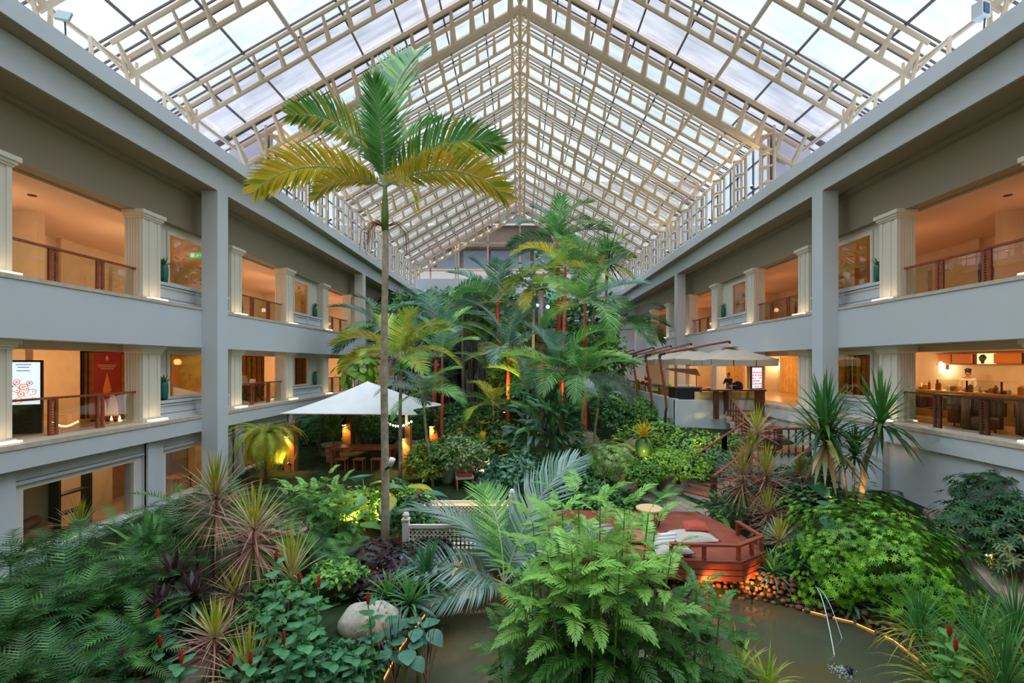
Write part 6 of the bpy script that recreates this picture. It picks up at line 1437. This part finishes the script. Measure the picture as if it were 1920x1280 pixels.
def person(label, loc, rz, skin, shirt, trous, hairm, arms, cap=False, bun=False):
    t = thing('person', label, 'person', loc, rz)
    # x = to the person's right hand side, -y = forward
    V = [(0,0,.95),(0,.01,1.12),(0,.01,1.30),(0,.01,1.42),(0,0,1.50),(0,-.01,1.57),(0,-.02,1.64),(0,-.01,1.70)]; R = [(.15,.11),(.135,.10),(.16,.11),(.13,.09),(.052,.055),(.066,.08),(.074,.092),(.055,.07)]
    Ed = [(i, i+1) for i in range(7)]
    def chain(start, pts):
        prev = start
        for p, r in pts: V.append(p); R.append(r); Ed.append((prev, len(V)-1)); prev = len(V)-1
        return prev
    hands = []
    for sg in (-1, 1):
        sh, el, wr = (sg*.19,.01,1.40), arms[0 if sg < 0 else 1][0], arms[0 if sg < 0 else 1][1]
        e = chain(3, [(sh,.052),(el,.042),(wr,.03)]); wv = Vector(wr); dv = (wv-Vector(el)).normalized(); sd = dv.cross(Vector((0,0,1))).normalized()
        pm_ = wv+dv*.06; pe = chain(e, [(tuple(pm_), (.036,.02))])
        for k, (off, ln) in enumerate(((-.027,.075),(-.009,.088),(.009,.082),(.027,.062))):
            a = pm_+sd*off+dv*.03; b = a+dv*ln*.5+Vector((0,0,-.01)); c = b+dv*ln*.45+Vector((0,0,-.03)); chain(pe, [(tuple(a),.009),(tuple(b),.0085),(tuple(c),.007)])
        th = wv+dv*.03-sd*.035*sg; chain(pe-0, [(tuple(th),.011),(tuple(th+dv*.05-sd*.02*sg+Vector((0,0,-.02))),.009)])
    for sg in (-1, 1): chain(0, [((sg*.09,0,.85),.085),((sg*.10,-.01,.48),.058),((sg*.10,.02,.09),.04),((sg*.11,-.10,.04),(.04,.03))])
    skin_body('body', V, Ed, R, skin, t)
    # face: nose, ears, eyes and mouth
    mb = MB(); mb.tube([(0,-.095,1.655),(0,-.118,1.625)], [.008,.014], 6); mb.lathe([(.005,-.03),(.018,-.02),(.02,.02),(.006,.03)], (.078,0,1.63), 8); mb.lathe([(.005,-.03),(.018,-.02),(.02,.02),(.006,.03)], (-.078,0,1.63), 8); mb.build('face', skin, t, True)
    mb = MB()
    for sg in (-1, 1): mb.blob((sg*.03,-.088,1.655), (.012,.008,.008), 8, 5)
    mb.build('eyes', M['black'], t); mb = MB(); mb.box((0,-.098,1.588), (.042,.01,.009)); mb.build('mouth', mat('lip', (.30,.09,.07)), t)
    mb = MB(); mb.blob((0,.02,1.685), (.088,.10,.085), 16, 10, 0, .03, 2); mb.blob((0,.055,1.63), (.07,.06,.08), 12, 8, 0, .03, 3)
    if bun: mb.blob((0,.07,1.765), (.05,.05,.045), 10, 7, 0, .05, 4)
    mb.build('hair', hairm, t, True)
    if cap: mb = MB(); mb.lathe([(.092,0),(.10,.05),(.11,.10),(.06,.14)], (0,.01,1.70), 16); mb.build('cap', M['black'], t, True)
    SV = [(0,0,.93),(0,.01,1.12),(0,.01,1.30),(0,.01,1.42),(0,.005,1.47)]; SR = [(.17,.13),(.155,.12),(.178,.13),(.15,.108),(.075,.075)]; SE = [(0,1),(1,2),(2,3),(3,4)]
    for i, sg in enumerate((-1, 1)):
        el, wr = Vector(arms[i][0]), Vector(arms[i][1]); k = len(SV); SV += [(sg*.19,.01,1.40), tuple(el), tuple(el+(wr-el)*.75)]; SR += [.068,.056,.046]; SE += [(3,k),(k,k+1),(k+1,k+2)]
    skin_body('jacket', SV, SE, SR, shirt, t)
    TV = [(0,0,.97),(-.09,0,.85),(-.10,-.01,.48),(-.10,.02,.12),(.09,0,.85),(.10,-.01,.48),(.10,.02,.12)]; skin_body('trousers', TV, [(0,1),(1,2),(2,3),(0,4),(4,5),(5,6)], [(.165,.125),.10,.075,.06,.10,.075,.06], trous, t)
    return t
SKIN = mat('skin', (.42,.22,.13), .5, .3); DK = mat('dark_cloth', (.03,.035,.035), .8, .1); GN = mat('dark_green_cloth', (.02,.08,.06), .8, .1); WJ = mat('white_jacket', (.75,.70,.62), .8, .1); HAIR = mat('black_hair', (.012,.01,.01), .5, .4)
person('person in dark clothes with hair in a bun standing behind the bar', (X(1366,26.4), 26.4, 3.31), -1.1, SKIN, DK, GN, HAIR, [((-.24,-.10,1.14),(-.12,-.30,1.20)), ((.24,-.10,1.14),(.12,-.30,1.18))], bun=True)
person('person in white jacket and dark cap standing behind the buffet counter', (17.75, X(1,1)*0+17.75*F/(1815-CX), 3.59), -1.0, SKIN, WJ, DK, HAIR, [((-.24,-.06,1.14),(-.14,-.28,1.08)), ((.24,-.06,1.14),(.14,-.28,1.08))], cap=True)
